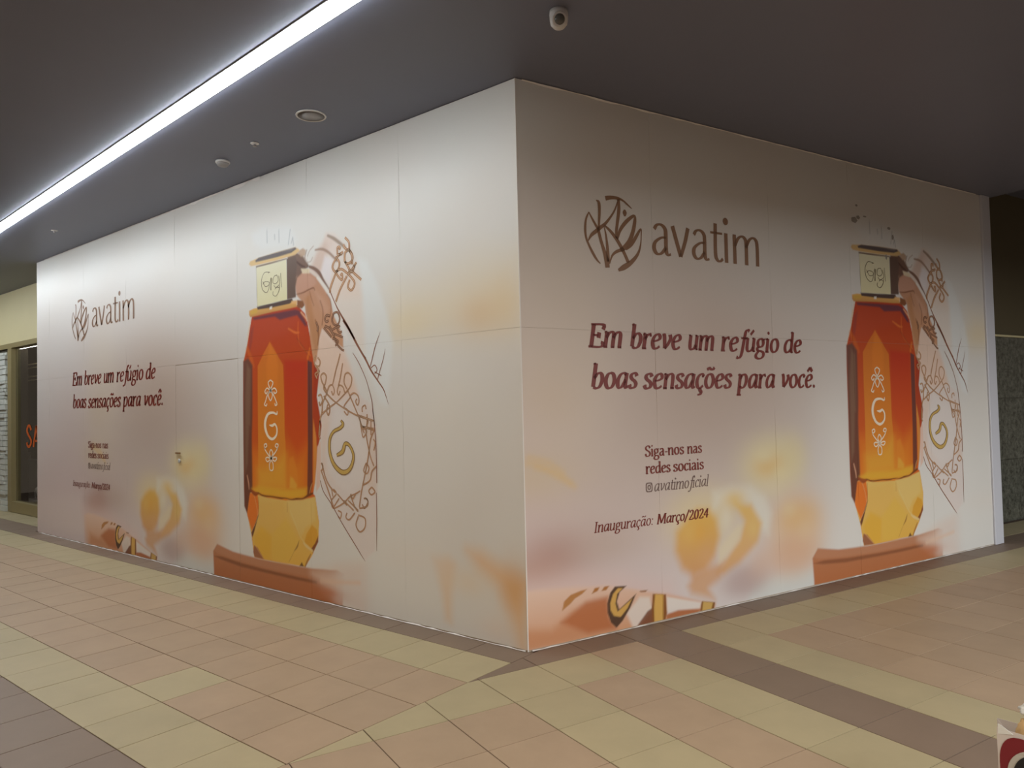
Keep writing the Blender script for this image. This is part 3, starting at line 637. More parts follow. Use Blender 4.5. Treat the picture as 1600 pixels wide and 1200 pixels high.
DECALS = [
["ornament",[[4.696,1.78,0.005],[4.658,1.829,0.005],[4.646,1.878,0.005],[4.686,1.896,0.005],[4.718,1.867,0.005],[4.703,1.812,0.005],[4.683,1.765,0.005],[4.758,1.699,0.005],[4.858,1.641,0.004],[5.005,1.577,0.004],[5.124,1.537,0.004],[5.297,1.498,0.004]]],
["ornament",[[4.985,1.755,0.004],[4.95,1.81,0.004],[4.963,1.872,0.004],[5.007,1.885,0.004],[5.048,1.845,0.004],[5.034,1.784,0.004],[4.985,1.739,0.004],[4.859,1.657,0.004],[4.756,1.612,0.005],[4.651,1.558,0.005]]],
["ornament",[[4.906,2.046,0.004],[4.84,1.901,0.004],[4.799,1.792,0.004]]],
["ornament",[[4.935,1.966,0.004],[4.901,1.851,0.004],[4.874,1.782,0.004]]],
["ornament",[[4.721,1.731,0.005],[4.754,1.786,0.005],[4.799,1.792,0.004],[4.823,1.744,0.004],[4.803,1.713,0.004],[4.785,1.745,0.005]]],
["ornament",[[4.96,1.717,0.004],[4.936,1.772,0.004],[4.887,1.789,0.004],[4.861,1.743,0.004],[4.879,1.711,0.004],[4.898,1.742,0.004]]],
["ornament",[[4.696,1.78,0.005],[4.721,1.731,0.005],[4.667,1.653,0.005],[4.652,1.574,0.005],[4.624,1.502,0.005],[4.621,1.382,0.005]]],
["ornament",[[4.681,1.709,0.005],[4.757,1.62,0.005],[4.742,1.549,0.005],[4.717,1.581,0.005],[4.731,1.636,0.005]]],
["ornament",[[5.02,1.699,0.004],[5.069,1.721,0.004],[5.122,1.697,0.004],[5.133,1.651,0.004],[5.114,1.624,0.004],[5.093,1.652,0.004],[5.109,1.674,0.004]]],
["ornament",[[4.997,1.739,0.004],[5.066,1.629,0.004],[5.124,1.537,0.004]]],
["ornament",[[5.032,1.691,0.004],[4.945,1.616,0.004],[4.993,1.584,0.004],[4.986,1.546,0.004],[4.944,1.577,0.004]]],
["ornament",[[4.603,1.711,0.005],[4.642,1.718,0.005],[4.661,1.669,0.005],[4.627,1.63,0.005],[4.615,1.662,0.005]]],
["ornament",[[4.584,2.05,0.005],[4.557,2.012,0.005],[4.569,1.97,0.005],[4.622,1.96,0.005],[4.636,1.999,0.005],[4.604,2.033,0.005]]],
["ornament",[[4.569,1.962,0.005],[4.621,1.919,0.005],[4.58,1.865,0.005]]],
["ornament",[[4.634,1.919,0.005],[4.567,1.898,0.005],[4.593,1.856,0.005]]],
["ornament",[[5.172,1.567,0.004],[5.173,1.604,0.004],[5.208,1.619,0.004],[5.219,1.589,0.004]]],
["ornament",[[5.229,1.551,0.004],[5.228,1.491,0.004],[5.215,1.438,0.004]]],
["ornament",[[5.124,1.537,0.004],[5.191,1.401,0.004]]],
["ornament",[[5.169,1.453,0.004],[5.307,1.438,0.004]]],
["ornament",[[5.274,1.505,0.004],[5.271,1.386,0.004]]],
["ornament",[[5.124,1.544,0.004],[5.308,1.498,0.004]]],
["ornament",[[5.145,1.461,0.004],[5.306,1.423,0.004]]],
["ornament",[[5.136,1.537,0.004],[5.157,1.438,0.004],[5.178,1.37,0.004],[5.22,1.416,0.004],[5.168,1.446,0.004]]],
["ornament",[[5.24,1.498,0.004],[5.214,1.401,0.004],[5.256,1.236,0.004],[5.299,1.148,0.004]]],
["ornament",[[5.318,1.431,0.004],[5.271,1.364,0.004],[5.245,1.266,0.004],[5.219,1.161,0.004],[5.182,1.047,0.004],[5.144,0.932,0.004],[5.117,0.817,0.004]]],
["ornament",[[5.299,1.356,0.004],[5.321,1.327,0.004],[5.302,1.267,0.004]]],
["ornament",[[5.208,1.168,0.004],[5.242,1.131,0.004],[5.217,1.086,0.004],[5.177,1.107,0.004],[5.208,1.168,0.004]]],
["ornament",[[5.333,1.149,0.004],[5.275,1.103,0.004],[5.251,1.035,0.004],[5.169,0.994,0.004]]],
["ornament",[[5.272,0.984,0.004],[5.308,0.949,0.004],[5.265,0.924,0.004],[5.235,0.952,0.004],[5.272,0.984,0.004]]],
["ornament",[[5.189,0.897,0.004],[5.223,0.869,0.004],[5.181,0.814,0.004],[5.153,0.842,0.004]]],
["ornament",[[4.642,1.151,0.005],[4.66,1.096,0.005],[4.691,1.025,0.005],[4.74,0.965,0.005],[4.815,0.914,0.004]]],
["ornament",[[4.627,1.094,0.005],[4.714,0.94,0.005],[4.787,0.803,0.004]]],
["ornament",[[4.629,1.15,0.005],[4.654,1.127,0.005],[4.64,1.087,0.005]]],
["ornament",[[4.791,0.944,0.004],[4.828,0.907,0.004],[4.763,0.848,0.004],[4.787,0.787,0.004],[4.913,0.834,0.004],[5.0,0.893,0.004],[5.072,0.92,0.004],[5.132,0.946,0.004]]],
["ornament",[[4.84,0.907,0.004],[4.962,0.822,0.004]]],
["ornament",[[4.765,0.942,0.004],[4.783,0.881,0.004]]],
["ornament",[[5.012,0.917,0.004],[5.036,0.88,0.004],[5.072,0.913,0.004]]],
["ornament",[[4.624,1.502,0.005],[4.608,1.382,0.005],[4.627,1.35,0.005]]],
["ornament",[[4.922,0.858,0.004],[5.047,0.786,0.004]]],
["ornament",[[4.864,0.872,0.004],[4.789,0.795,0.004]]],
["ornament",[[5.008,0.908,0.004],[5.062,0.814,0.004],[5.102,0.781,0.004]]],
["ornament",[[4.979,0.862,0.004],[5.103,0.79,0.004]]],
["ornament",[[5.102,0.755,0.004],[5.183,0.734,0.004],[5.181,0.664,0.004],[5.119,0.624,0.004],[5.072,0.673,0.004],[5.102,0.746,0.004]]],
["ornament",[[4.962,0.762,0.004],[4.947,0.725,0.004],[4.989,0.71,0.004],[5.061,0.769,0.004]]],
["ornament",[[4.847,0.772,0.004],[4.89,0.757,0.004],[4.875,0.711,0.004],[4.846,0.726,0.004]]],
["ornament",[[5.117,0.808,0.004],[5.213,0.833,0.004],[5.214,0.885,0.004],[5.174,0.891,0.004]]],
["ornament",[[4.991,2.983,0.007],[5.039,2.936,0.007],[5.038,2.882,0.007],[4.988,2.858,0.007],[4.986,2.788,0.007],[5.035,2.766,0.007],[5.084,2.797,0.007],[5.061,2.855,0.007],[4.989,2.897,0.007],[4.971,2.931,0.007]]],
["ornament",[[5.038,2.882,0.007],[5.073,2.822,0.007],[5.077,2.752,0.007]]],
["ornament",[[4.986,2.788,0.007],[5.069,2.691,0.007],[5.107,2.748,0.007]]],
["ornament",[[5.131,2.76,0.007],[5.033,2.681,0.007],[5.046,2.718,0.007]]],
["ornament",[[4.863,2.846,0.007],[4.912,2.791,0.007],[4.898,2.738,0.007],[4.86,2.719,0.007],[4.823,2.764,0.008],[4.849,2.808,0.007],[4.901,2.848,0.007],[4.964,2.87,0.007]]],
["ornament",[[4.889,2.858,0.007],[4.89,2.913,0.007],[4.921,2.916,0.007],[4.915,2.893,0.007]]],
["ornament",[[4.895,2.857,0.007],[4.951,2.856,0.007]]],
["ornament",[[4.86,2.719,0.007],[4.935,2.733,0.007],[5.008,2.692,0.007],[5.068,2.645,0.007],[5.103,2.602,0.007],[5.09,2.565,0.007],[5.054,2.546,0.007],[5.018,2.581,0.007],[5.044,2.633,0.007]]],
["ornament",[[4.86,2.719,0.007],[4.909,2.666,0.007],[4.946,2.645,0.007],[4.947,2.692,0.007],[4.922,2.68,0.007]]],
["ornament",[[4.86,2.704,0.007],[4.793,2.601,0.008],[4.786,2.554,0.008]]],
["ornament",[[5.008,2.668,0.007],[4.919,2.57,0.007],[4.86,2.474,0.007]]],
["ornament",[[5.069,2.699,0.007],[5.187,2.614,0.007]]],
["dark_ornament",[[4.826,2.383,0.006],[4.877,2.386,0.006],[4.907,2.336,0.006],[4.887,2.29,0.006],[4.837,2.287,0.006],[4.806,2.329,0.007],[4.826,2.383,0.006]]],
["dark_ornament",[[4.781,2.364,0.007],[4.736,2.376,0.007],[4.71,2.346,0.007],[4.735,2.32,0.007],[4.761,2.334,0.007]]],
["dark_ornament",[[4.708,2.29,0.007],[4.772,2.261,0.007],[4.822,2.201,0.006]]],
["dark_ornament",[[4.912,2.273,0.006],[4.874,2.252,0.006],[4.898,2.219,0.006],[4.935,2.224,0.006]]],
["dark_ornament",[[4.695,2.276,0.007],[4.796,2.188,0.007]]],
["dark_ornament",[[4.81,2.25,0.007],[4.899,2.274,0.006]]],
["dark_ornament",[[4.773,2.285,0.007],[4.822,2.209,0.006],[4.858,2.136,0.006],[4.919,2.084,0.006],[4.956,2.066,0.006]]],
["dark_ornament",[[4.822,2.217,0.006],[4.885,2.196,0.006],[4.946,2.176,0.006]]],
["dark_ornament",[[4.809,2.179,0.007],[4.884,2.149,0.006],[4.845,2.113,0.006]]],
["dark_ornament",[[4.591,2.333,0.007],[4.616,2.282,0.007],[4.602,2.251,0.007]]],
["fold",[[4.95,2.316,0.01],[5.033,2.223,0.011],[5.138,2.085,0.01],[5.229,1.973,0.009],[5.284,1.894,0.008],[5.362,1.809,0.006],[5.427,1.74,0.005],[5.458,1.68,0.003],[5.484,1.621,0.001]]],
["fold",[[4.78,2.579,0.005],[4.853,2.459,0.005],[4.914,2.374,0.008],[4.998,2.273,0.01],[5.092,2.149,0.01]]],
["fold",[[5.065,2.044,0.002],[5.123,1.979,0.004],[5.169,1.915,0.004],[5.225,1.822,0.003],[5.257,1.745,0.003],[5.289,1.655,0.004],[5.304,1.55,0.004],[5.319,1.461,0.004]]],
["fold",[[5.299,1.587,0.003],[5.318,1.446,0.004],[5.331,1.268,0.004],[5.332,1.016,0.004]]],
["fold",[[5.325,0.943,0.003],[5.325,0.745,0.004],[5.32,0.608,0.003],[5.317,0.496,0.001]]],
["fold",[[4.614,1.006,0.003],[4.658,0.916,0.004],[4.76,0.82,0.004],[4.903,0.668,0.004],[5.054,0.521,0.004],[5.135,0.441,0.003],[5.181,0.399,0.001]]],
["fold",[[5.405,2.185,0.001],[5.346,2.085,0.004],[5.298,1.969,0.004],[5.273,1.91,0.003]]],
["fold",[[5.457,2.048,0.001],[5.427,1.961,0.003],[5.386,1.874,0.003]]],
["fold",[[5.285,1.909,0.004],[5.331,1.929,0.004],[5.358,1.891,0.004],[5.329,1.862,0.004]]],
["fold",[[5.329,1.877,0.004],[5.407,1.844,0.004]]],
["fold",[[5.386,1.874,0.004],[5.362,1.816,0.004]]],
["fold",[[5.206,2.012,0.004],[5.229,1.988,0.004]]],
["gold_letter_outline",[[4.902,1.504,0.01],[4.929,1.473,0.017],[4.891,1.442,0.017],[4.802,1.41,0.016],[4.752,1.343,0.018],[4.753,1.233,0.019],[4.808,1.14,0.022],[4.907,1.085,0.023],[4.993,1.104,0.02],[5.045,1.171,0.018],[5.051,1.239,0.016],[5.004,1.304,0.016],[4.952,1.313,0.019],[4.917,1.252,0.021],[4.842,1.219,0.014]]],
["gold_letter",[[4.902,1.504,0.003],[4.929,1.473,0.01],[4.891,1.442,0.009],[4.802,1.41,0.009],[4.752,1.343,0.01],[4.753,1.233,0.012],[4.808,1.14,0.014],[4.907,1.085,0.015],[4.993,1.104,0.013],[5.045,1.171,0.01],[5.051,1.239,0.009],[5.004,1.304,0.009],[4.952,1.313,0.011],[4.917,1.252,0.014],[4.842,1.219,0.006]]],
["bottle_print",[[3.903,1.872,0.005],[3.942,1.849,0.005],[3.926,1.816,0.005],[3.902,1.79,0.005],[3.848,1.732,0.005],[3.819,1.68,0.005],[3.803,1.655,0.005],[3.83,1.641,0.005],[3.843,1.662,0.005]]],
["bottle_print",[[3.903,1.872,0.005],[3.869,1.852,0.005],[3.88,1.817,0.005],[3.902,1.79,0.005],[3.954,1.729,0.005],[3.99,1.676,0.005],[4.0,1.651,0.005],[3.975,1.643,0.005],[3.968,1.664,0.005]]],
["bottle_print",[[3.902,1.773,0.005],[3.963,1.797,0.005],[4.0,1.766,0.005],[3.97,1.75,0.005],[3.952,1.767,0.005]]],
["bottle_print",[[3.902,1.773,0.005],[3.849,1.801,0.005],[3.812,1.772,0.005],[3.833,1.751,0.005],[3.852,1.771,0.005]]],
["bottle_print",[[3.902,1.773,0.005],[3.866,1.74,0.005],[3.9,1.687,0.005],[3.932,1.738,0.005],[3.902,1.773,0.005]]],
["bottle_print",[[4.003,1.593,0.003],[3.995,1.565,0.007],[3.936,1.579,0.008],[3.859,1.567,0.011],[3.815,1.507,0.014],[3.813,1.437,0.014],[3.855,1.368,0.011],[3.923,1.343,0.01],[3.984,1.378,0.009],[3.995,1.437,0.008],[3.963,1.476,0.008],[3.925,1.463,0.01],[3.876,1.468,0.003]]],
["bottle_print",[[3.799,1.255,0.005],[3.792,1.29,0.005],[3.823,1.299,0.005],[3.83,1.277,0.005],[3.799,1.255,0.005],[3.851,1.204,0.005],[3.899,1.171,0.005],[3.956,1.147,0.005],[3.986,1.173,0.005],[3.957,1.181,0.005],[3.899,1.163,0.005]]],
["bottle_print",[[3.996,1.259,0.005],[4.011,1.293,0.005],[3.982,1.301,0.005],[3.966,1.279,0.005],[3.996,1.259,0.005],[3.942,1.206,0.005],[3.899,1.171,0.005],[3.842,1.139,0.005],[3.812,1.165,0.005],[3.843,1.178,0.005],[3.899,1.163,0.005]]],
["bottle_print",[[3.899,1.171,0.005],[3.874,1.213,0.005],[3.898,1.248,0.005],[3.927,1.215,0.005],[3.899,1.171,0.005]]],
["bottle_print",[[3.899,1.154,0.005],[3.872,1.119,0.005],[3.879,1.067,0.005],[3.924,1.069,0.005],[3.928,1.121,0.005],[3.899,1.154,0.005]]],
["cap_script",[[3.903,2.848,0.003],[3.826,2.85,0.003],[3.778,2.786,0.004],[3.792,2.705,0.004],[3.853,2.667,0.003],[3.892,2.693,0.003],[3.901,2.753,0.003],[3.84,2.769,0.003],[3.8,2.748,0.004]]],
["cap_script",[[3.801,2.774,0.004],[3.839,2.725,0.003],[3.901,2.735,0.003],[3.932,2.792,0.003],[3.922,2.68,0.003]]],
["cap_script",[[3.948,2.79,0.003],[3.931,2.723,0.003],[3.933,2.679,0.003]]],
["cap_script",[[4.023,2.806,0.003],[3.978,2.795,0.003],[3.962,2.745,0.003],[4.007,2.731,0.003],[4.045,2.76,0.003],[4.023,2.806,0.003]]],
["cap_script",[[4.053,2.794,0.003],[4.066,2.723,0.003],[4.006,2.696,0.003],[3.976,2.717,0.003]]],
["cap_script",[[4.083,2.815,0.003],[4.089,2.738,0.003],[4.095,2.686,0.003]]],
["cap_script",[[4.066,2.706,0.003],[4.05,2.657,0.003],[4.004,2.619,0.003],[3.959,2.637,0.003],[3.967,2.666,0.003]]],
["cap_script",[[3.888,2.841,0.003],[3.918,2.846,0.003]]],
["cap_script",[[3.99,2.681,0.003],[4.021,2.695,0.003],[4.058,2.686,0.003]]],
["emblem",[[0.583,2.926,0.004],[0.557,2.872,0.008],[0.548,2.809,0.01],[0.553,2.748,0.009],[0.576,2.695,0.009],[0.616,2.631,0.011],[0.646,2.594,0.008],[0.674,2.571,0.004]]],
["emblem",[[0.583,2.926,0.004],[0.61,2.884,0.008],[0.64,2.842,0.01],[0.664,2.811,0.011]]],
["emblem",[[0.65,3.018,0.003],[0.674,3.002,0.013],[0.677,2.937,0.012],[0.672,2.874,0.01],[0.668,2.822,0.008]]],
["emblem",[[0.57,2.722,0.004],[0.599,2.764,0.011],[0.642,2.797,0.014],[0.686,2.83,0.013],[0.73,2.863,0.011],[0.783,2.921,0.008],[0.821,2.977,0.007],[0.849,3.044,0.004]]],
["emblem",[[0.661,2.816,0.013],[0.683,2.739,0.013],[0.709,2.668,0.015],[0.729,2.607,0.021],[0.737,2.548,0.02]]],
["emblem",[[0.715,2.839,0.004],[0.729,2.784,0.008],[0.739,2.711,0.011],[0.743,2.648,0.014],[0.744,2.591,0.015]]],
["emblem",[[0.715,2.85,0.006],[0.772,2.811,0.012],[0.821,2.764,0.014],[0.863,2.711,0.015],[0.892,2.667,0.014],[0.93,2.599,0.015]]],
["emblem",[[0.733,3.041,0.017],[0.78,3.053,0.014],[0.839,3.057,0.011],[0.89,3.047,0.008],[0.934,3.023,0.007],[0.976,2.996,0.003]]],
["emblem",[[0.853,3.053,0.013],[0.854,2.976,0.015],[0.841,2.899,0.014],[0.827,2.822,0.013],[0.827,2.765,0.013]]],
["emblem",[[0.908,2.982,0.007],[0.908,2.959,0.019],[0.908,2.933,0.007]]],
["emblem",[[0.832,2.754,0.007],[0.86,2.826,0.013],[0.914,2.89,0.015],[0.976,2.938,0.012],[1.003,2.944,0.009],[1.002,2.911,0.015],[0.984,2.839,0.017],[0.947,2.76,0.018],[0.893,2.702,0.018],[0.859,2.682,0.013]]],
["emblem",[[0.874,2.689,0.012],[0.818,2.667,0.011],[0.78,2.634,0.008],[0.756,2.578,0.005]]],
["emblem",[[0.911,2.69,0.005],[0.961,2.732,0.013],[1.009,2.795,0.014],[1.056,2.856,0.007],[1.059,2.812,0.005],[1.049,2.735,0.007],[1.019,2.667,0.012],[0.956,2.604,0.017],[0.888,2.563,0.02],[0.835,2.537,0.01]]],
]

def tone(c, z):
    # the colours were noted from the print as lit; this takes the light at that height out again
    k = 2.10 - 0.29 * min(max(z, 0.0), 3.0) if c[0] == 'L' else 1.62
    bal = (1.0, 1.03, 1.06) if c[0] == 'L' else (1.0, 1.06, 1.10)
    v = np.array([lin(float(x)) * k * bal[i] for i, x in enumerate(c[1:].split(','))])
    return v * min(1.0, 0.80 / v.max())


def poly_cover(px, pz, pts, soft):
    n = len(pts)
    d2 = np.full(px.shape, 1e9)
    inside = np.zeros(px.shape, bool)
    for i in range(n):
        ax, az = pts[i]
        bx, bz = pts[(i + 1) % n]
        ex, ez = bx - ax, bz - az
        L2 = ex * ex + ez * ez
        if L2 < 1e-12:
            continue
        t = np.clip(((px - ax) * ex + (pz - az) * ez) / L2, 0, 1)
        d2 = np.minimum(d2, (px - ax - t * ex) ** 2 + (pz - az - t * ez) ** 2)
        if az != bz:
            c = ((az > pz) != (bz > pz)) & (px < (bx - ax) * (pz - az) / (bz - az) + ax)
            inside ^= c
    sd = np.sqrt(d2) * np.where(inside, 1, -1)
    u = np.clip(sd / (2 * soft) + 0.5, 0, 1)
    return u * u * (3 - 2 * u)


def spline(pts, n=6):
    """Catmull-Rom through points of any dimension"""
    P = [np.array(p, float) for p in pts]
    if len(P) < 3:
        return [P[0] + (P[-1] - P[0]) * k / 3 for k in range(4)] if len(P) == 2 else P
    out = []
    for i in range(len(P) - 1):
        p0 = P[i - 1] if i > 0 else 2 * P[0] - P[1]
        p1, p2 = P[i], P[i + 1]
        p3 = P[i + 2] if i + 2 < len(P) else 2 * P[-1] - P[-2]
        for k in range(n):
            t = k / n
            out.append(0.5 * (2 * p1 + (p2 - p0) * t + (2 * p0 - 5 * p1 + 4 * p2 - p3) * t * t + (3 * p1 - p0 - 3 * p2 + p3) * t ** 3))
    out.append(P[-1])
    return out


def stroke_cover(px, pz, pts, soft):
    q = spline(pts, 4)
    best = np.full(px.shape, -1e9)
    for a, b in zip(q[:-1], q[1:]):
        ex, ez = b[0] - a[0], b[1] - a[1]
        L2 = ex * ex + ez * ez + 1e-12
        t = np.clip(((px - a[0]) * ex + (pz - a[1]) * ez) / L2, 0, 1)
        d = np.sqrt((px - a[0] - t * ex) ** 2 + (pz - a[1] - t * ez) ** 2)
        best = np.maximum(best, a[2] + t * (b[2] - a[2]) - d)
    u = np.clip(best / (2 * soft) + 0.5, 0, 1)
    return u * u * (3 - 2 * u)


PAPER = np.array(rgb(226, 223, 217))


def paint(px, pz):
    col = np.tile(PAPER, (len(px), 1))
    # faint washes of the printed backdrop
    f = 0.5 + 0.5 * np.sin(px * 1.7 + 1.3 * np.sin(pz * 1.9 + 0.4) + 0.7) * np.sin(pz * 2.3 + 0.9 * np.sin(px * 1.1))
    col *= (1 - 0.05 * f)[:, None] * np.array([1.0, 1.0, 1.0]) + 0.0
    col *= 1 - 0.03 * (np.sin(px * 4.1 + 2.0 * np.sin(pz * 3.1)) * 0.5 + 0.5)[:, None] * np.array([0.4, 1.0, 1.4])
    for op, geo, c0, c1, a, soft in ART:
        if op == 'B':
            cx, cz, rx, rz = geo
            k = 2.6
            idx = np.nonzero((abs(px - cx) < k * rx) & (abs(pz - cz) < k * rz))[0]
            if not len(idx):
                continue
            x, z = px[idx], pz[idx]
            w = np.exp(-((((x - cx) / rx) ** 2 + ((z - cz) / rz) ** 2) ** soft)) * a
        else:
            xs = [q[0] for q in geo]
            zs = [q[1] for q in geo]
            mg = soft + (max(q[2] for q in geo) if op == 'S' else 0)
            idx = np.nonzero((px > min(xs) - mg) & (px < max(xs) + mg) & (pz > min(zs) - mg) & (pz < max(zs) + mg))[0]
            if not len(idx):
                continue
            x, z = px[idx], pz[idx]
            w = (poly_cover(x, z, geo, soft) if op == 'P' else stroke_cover(x, z, geo, soft)) * a
        zm = cz if op == 'B' else (min(zs) + max(zs)) / 2
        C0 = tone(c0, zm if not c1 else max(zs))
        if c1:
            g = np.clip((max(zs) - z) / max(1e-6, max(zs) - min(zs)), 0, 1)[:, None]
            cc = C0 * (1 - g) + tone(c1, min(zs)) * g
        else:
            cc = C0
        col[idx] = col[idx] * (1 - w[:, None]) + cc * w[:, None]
    return col


def axis(a, b, fine0, fine1, coarse, fine):
    """sample positions from a to b, close together between fine0 and fine1"""
    cuts = [a] + [v for v in (fine0, fine1) if a + 1e-4 < v < b - 1e-4] + [b]
    out = [a]
    for u, v in zip(cuts[:-1], cuts[1:]):
        m = (u + v) / 2
        st = fine if fine0 <= m <= fine1 else coarse
        n = max(1, int(math.ceil((v - u) / st)))
        out += [u + (v - u) * (k + 1) / n for k in range(n)]
    return np.array(out)


BOT0, BOT1 = 3.28, 5.36          # picture columns that hold the bottle and the scarf


def sheet(name, s0, s1, z0, z1, side, parent, seed, thick=0.004):
    """one printed sheet: a slightly wavy skin with turned-back edges, coloured point by point"""
    off = PIC_L if side == 'L' else 0.0
    S = axis(s0, s1, BOT0 + off, BOT1 + off, 0.022 if z0 > 1 else 0.010, 0.0080)
    Z = axis(z0, z1, -1, 0.36, 0.022, 0.007) if s1 < BOT0 + off or s0 > BOT1 + off else axis(z0, z1, 0.0, 3.2, 0.022, 0.0080)
    ns, nz = len(S), len(Z)
    sg, zg = np.meshgrid(S, Z)
    px, pz = sg.ravel(), zg.ravel()
    col = paint(px - off, pz)
    ph = seed * 1.37
    out = -0.0012 + 0.0006 * np.sin(px * 5.3 + ph) * np.sin(pz * 3.1 + ph * 2) + 0.0005 * np.sin(px * 11 + pz * 7 + ph)
    edge = np.minimum(np.minimum(px - s0, s1 - px), np.minimum(pz - z0, z1 - pz))
    out -= 0.0004 * np.exp(-(edge / 0.010) ** 2)
    if side == 'L':
        V = np.stack([px - LEN_L, -out, pz], 1)
    else:
        V = np.stack([BX * px + NX * out, BY * px + NY * out, pz], 1)
    i = np.arange(ns * nz).reshape(nz, ns)
    F = np.stack([i[:-1, :-1].ravel(), i[:-1, 1:].ravel(), i[1:, 1:].ravel(), i[1:, :-1].ravel()], 1)
    rim = np.concatenate([i[0, :], i[1:, -1], i[-1, -2::-1], i[-2:0:-1, 0]])
    nv = len(V)
    n3 = np.array([0, 1.0, 0]) if side == 'L' else np.array([-NX, -NY, 0])
    V2 = V[rim] + n3 * thick
    k = np.arange(len(rim))
    k2 = (k + 1) % len(rim)
    nr = len(rim)
    F2 = np.stack([nv + nr + k2, nv + nr + k, nv + k, nv + k2], 1)
    V = np.concatenate([V, V2, V[rim]])
    F = np.concatenate([F, F2])
    col = np.concatenate([col, col[rim], col[rim]])
    me = bpy.data.meshes.new(name)
    me.vertices.add(len(V))
    me.vertices.foreach_set('co', V.ravel())
    me.loops.add(F.size)
    me.loops.foreach_set('vertex_index', F.ravel().astype(np.int32))
    me.polygons.add(len(F))
    me.polygons.foreach_set('loop_start', np.arange(0, F.size, 4, dtype=np.int32))
    me.update(calc_edges=True)
    at = me.color_attributes.new('print', 'FLOAT_COLOR', 'POINT')
    rgba = np.ones((len(V), 4), np.float32)
    rgba[:, :3] = col
    at.data.foreach_set('color', rgba.ravel())
    sm = np.ones(len(F), bool)
    sm[-len(rim):] = False
    me.polygons.foreach_set('use_smooth', sm)
    return new_obj(name, me, 'print', parent)


# ------------------------------------------------------------------ flat ink shapes (lettering, emblem, line ornament)
class Ink:
    def __init__(self):
        self.v, self.f = [], []

    def ribbon(self, pts, hw=None, n=6, nib=None):
        """pts (x, z[, half width]); nib = (a, b, angle) gives a broad-pen stroke"""
        q = spline(pts, n)
        xy = np.array([p[:2] for p in q])
        t = np.gradient(xy, axis=0)
        ln = np.linalg.norm(t, axis=1)
        ln[ln < 1e-9] = 1e-9
        t /= ln[:, None]
        nn = np.stack([-t[:, 1], t[:, 0]], 1)
        if nib:
            a, b, ang = nib
            u = np.array([math.cos(ang), math.sin(ang)])
            w = np.array([-u[1], u[0]])
            h = np.sqrt((a * (nn @ u)) ** 2 + (b * (nn @ w)) ** 2)
        elif hw is not None:
            h = np.full(len(xy), hw)
        else:
            h = np.maximum(np.array([p[2] for p in q]), 0.0004)
        k0 = len(self.v)
        for p, m, w in zip(xy, nn, h):
            self.v.append(p + m * w)
            self.v.append(p - m * w)
        for k in range(len(xy) - 1):
            self.f.append((k0 + 2 * k, k0 + 2 * k + 1, k0 + 2 * k + 3, k0 + 2 * k + 2))

    def disc(self, x, z, rx, rz, seg=14):
        k0 = len(self.v)
        for k in range(seg):
            a = 2 * math.pi * k / seg
            self.v.append(np.array([x + rx * math.cos(a), z + rz * math.sin(a)]))
        self.f.append(tuple(range(k0, k0 + seg)))

    def ring(self, x, z, rx, rz, hw, seg=20, power=2.0):
        k0 = len(self.v)
        for k in range(seg):
            a = 2 * math.pi * k / seg
            c, s = math.cos(a), math.sin(a)
            c = math.copysign(abs(c) ** (2 / power), c)
            s = math.copysign(abs(s) ** (2 / power), s)
            self.v.append(np.array([x + (rx + hw) * c, z + (rz + hw) * s]))
            self.v.append(np.array([x + (rx - hw) * c, z + (rz - hw) * s]))
        for k in range(seg):
            a, b = k0 + 2 * k, k0 + 2 * ((k + 1) % seg)
            self.f.append((a, a + 1, b + 1, b))

    def build(self, name, material, side, parent, shift=0.0, out=0.0006, smax=None):
        if side == 'L':
            V = [pos_l(p[0] + shift, p[1], out) for p in self.v]
            nrm = Vector((0, -1, 0))
        else:
            V = [pos_r(p[0] + shift, p[1], out) for p in self.v]
            nrm = Vector((NX, NY, 0))
        me = bpy.data.meshes.new(name)
        me.from_pydata([tuple(map(float, v)) for v in V], [], self.f)
        me.update()
        flip = [p.index for p in me.polygons if p.normal.dot(nrm) < 0]
        if flip:
            bm = bmesh.new()
            bm.from_mesh(me)
            bm.faces.ensure_lookup_table()
            bmesh.ops.reverse_faces(bm, faces=[bm.faces[i] for i in flip])
            bm.to_mesh(me)
            bm.free()
        return new_obj(name, me, material, parent)


# glyph skeletons: x-height 1, pen strokes; 'o' closed loops, '.' dots
def bowl(cx, cz, rx, rz, k=12):
    return [(cx + rx * math.sin(2 * math.pi * i / k), cz + rz * math.cos(2 * math.pi * i / k)) for i in range(k + 1)]


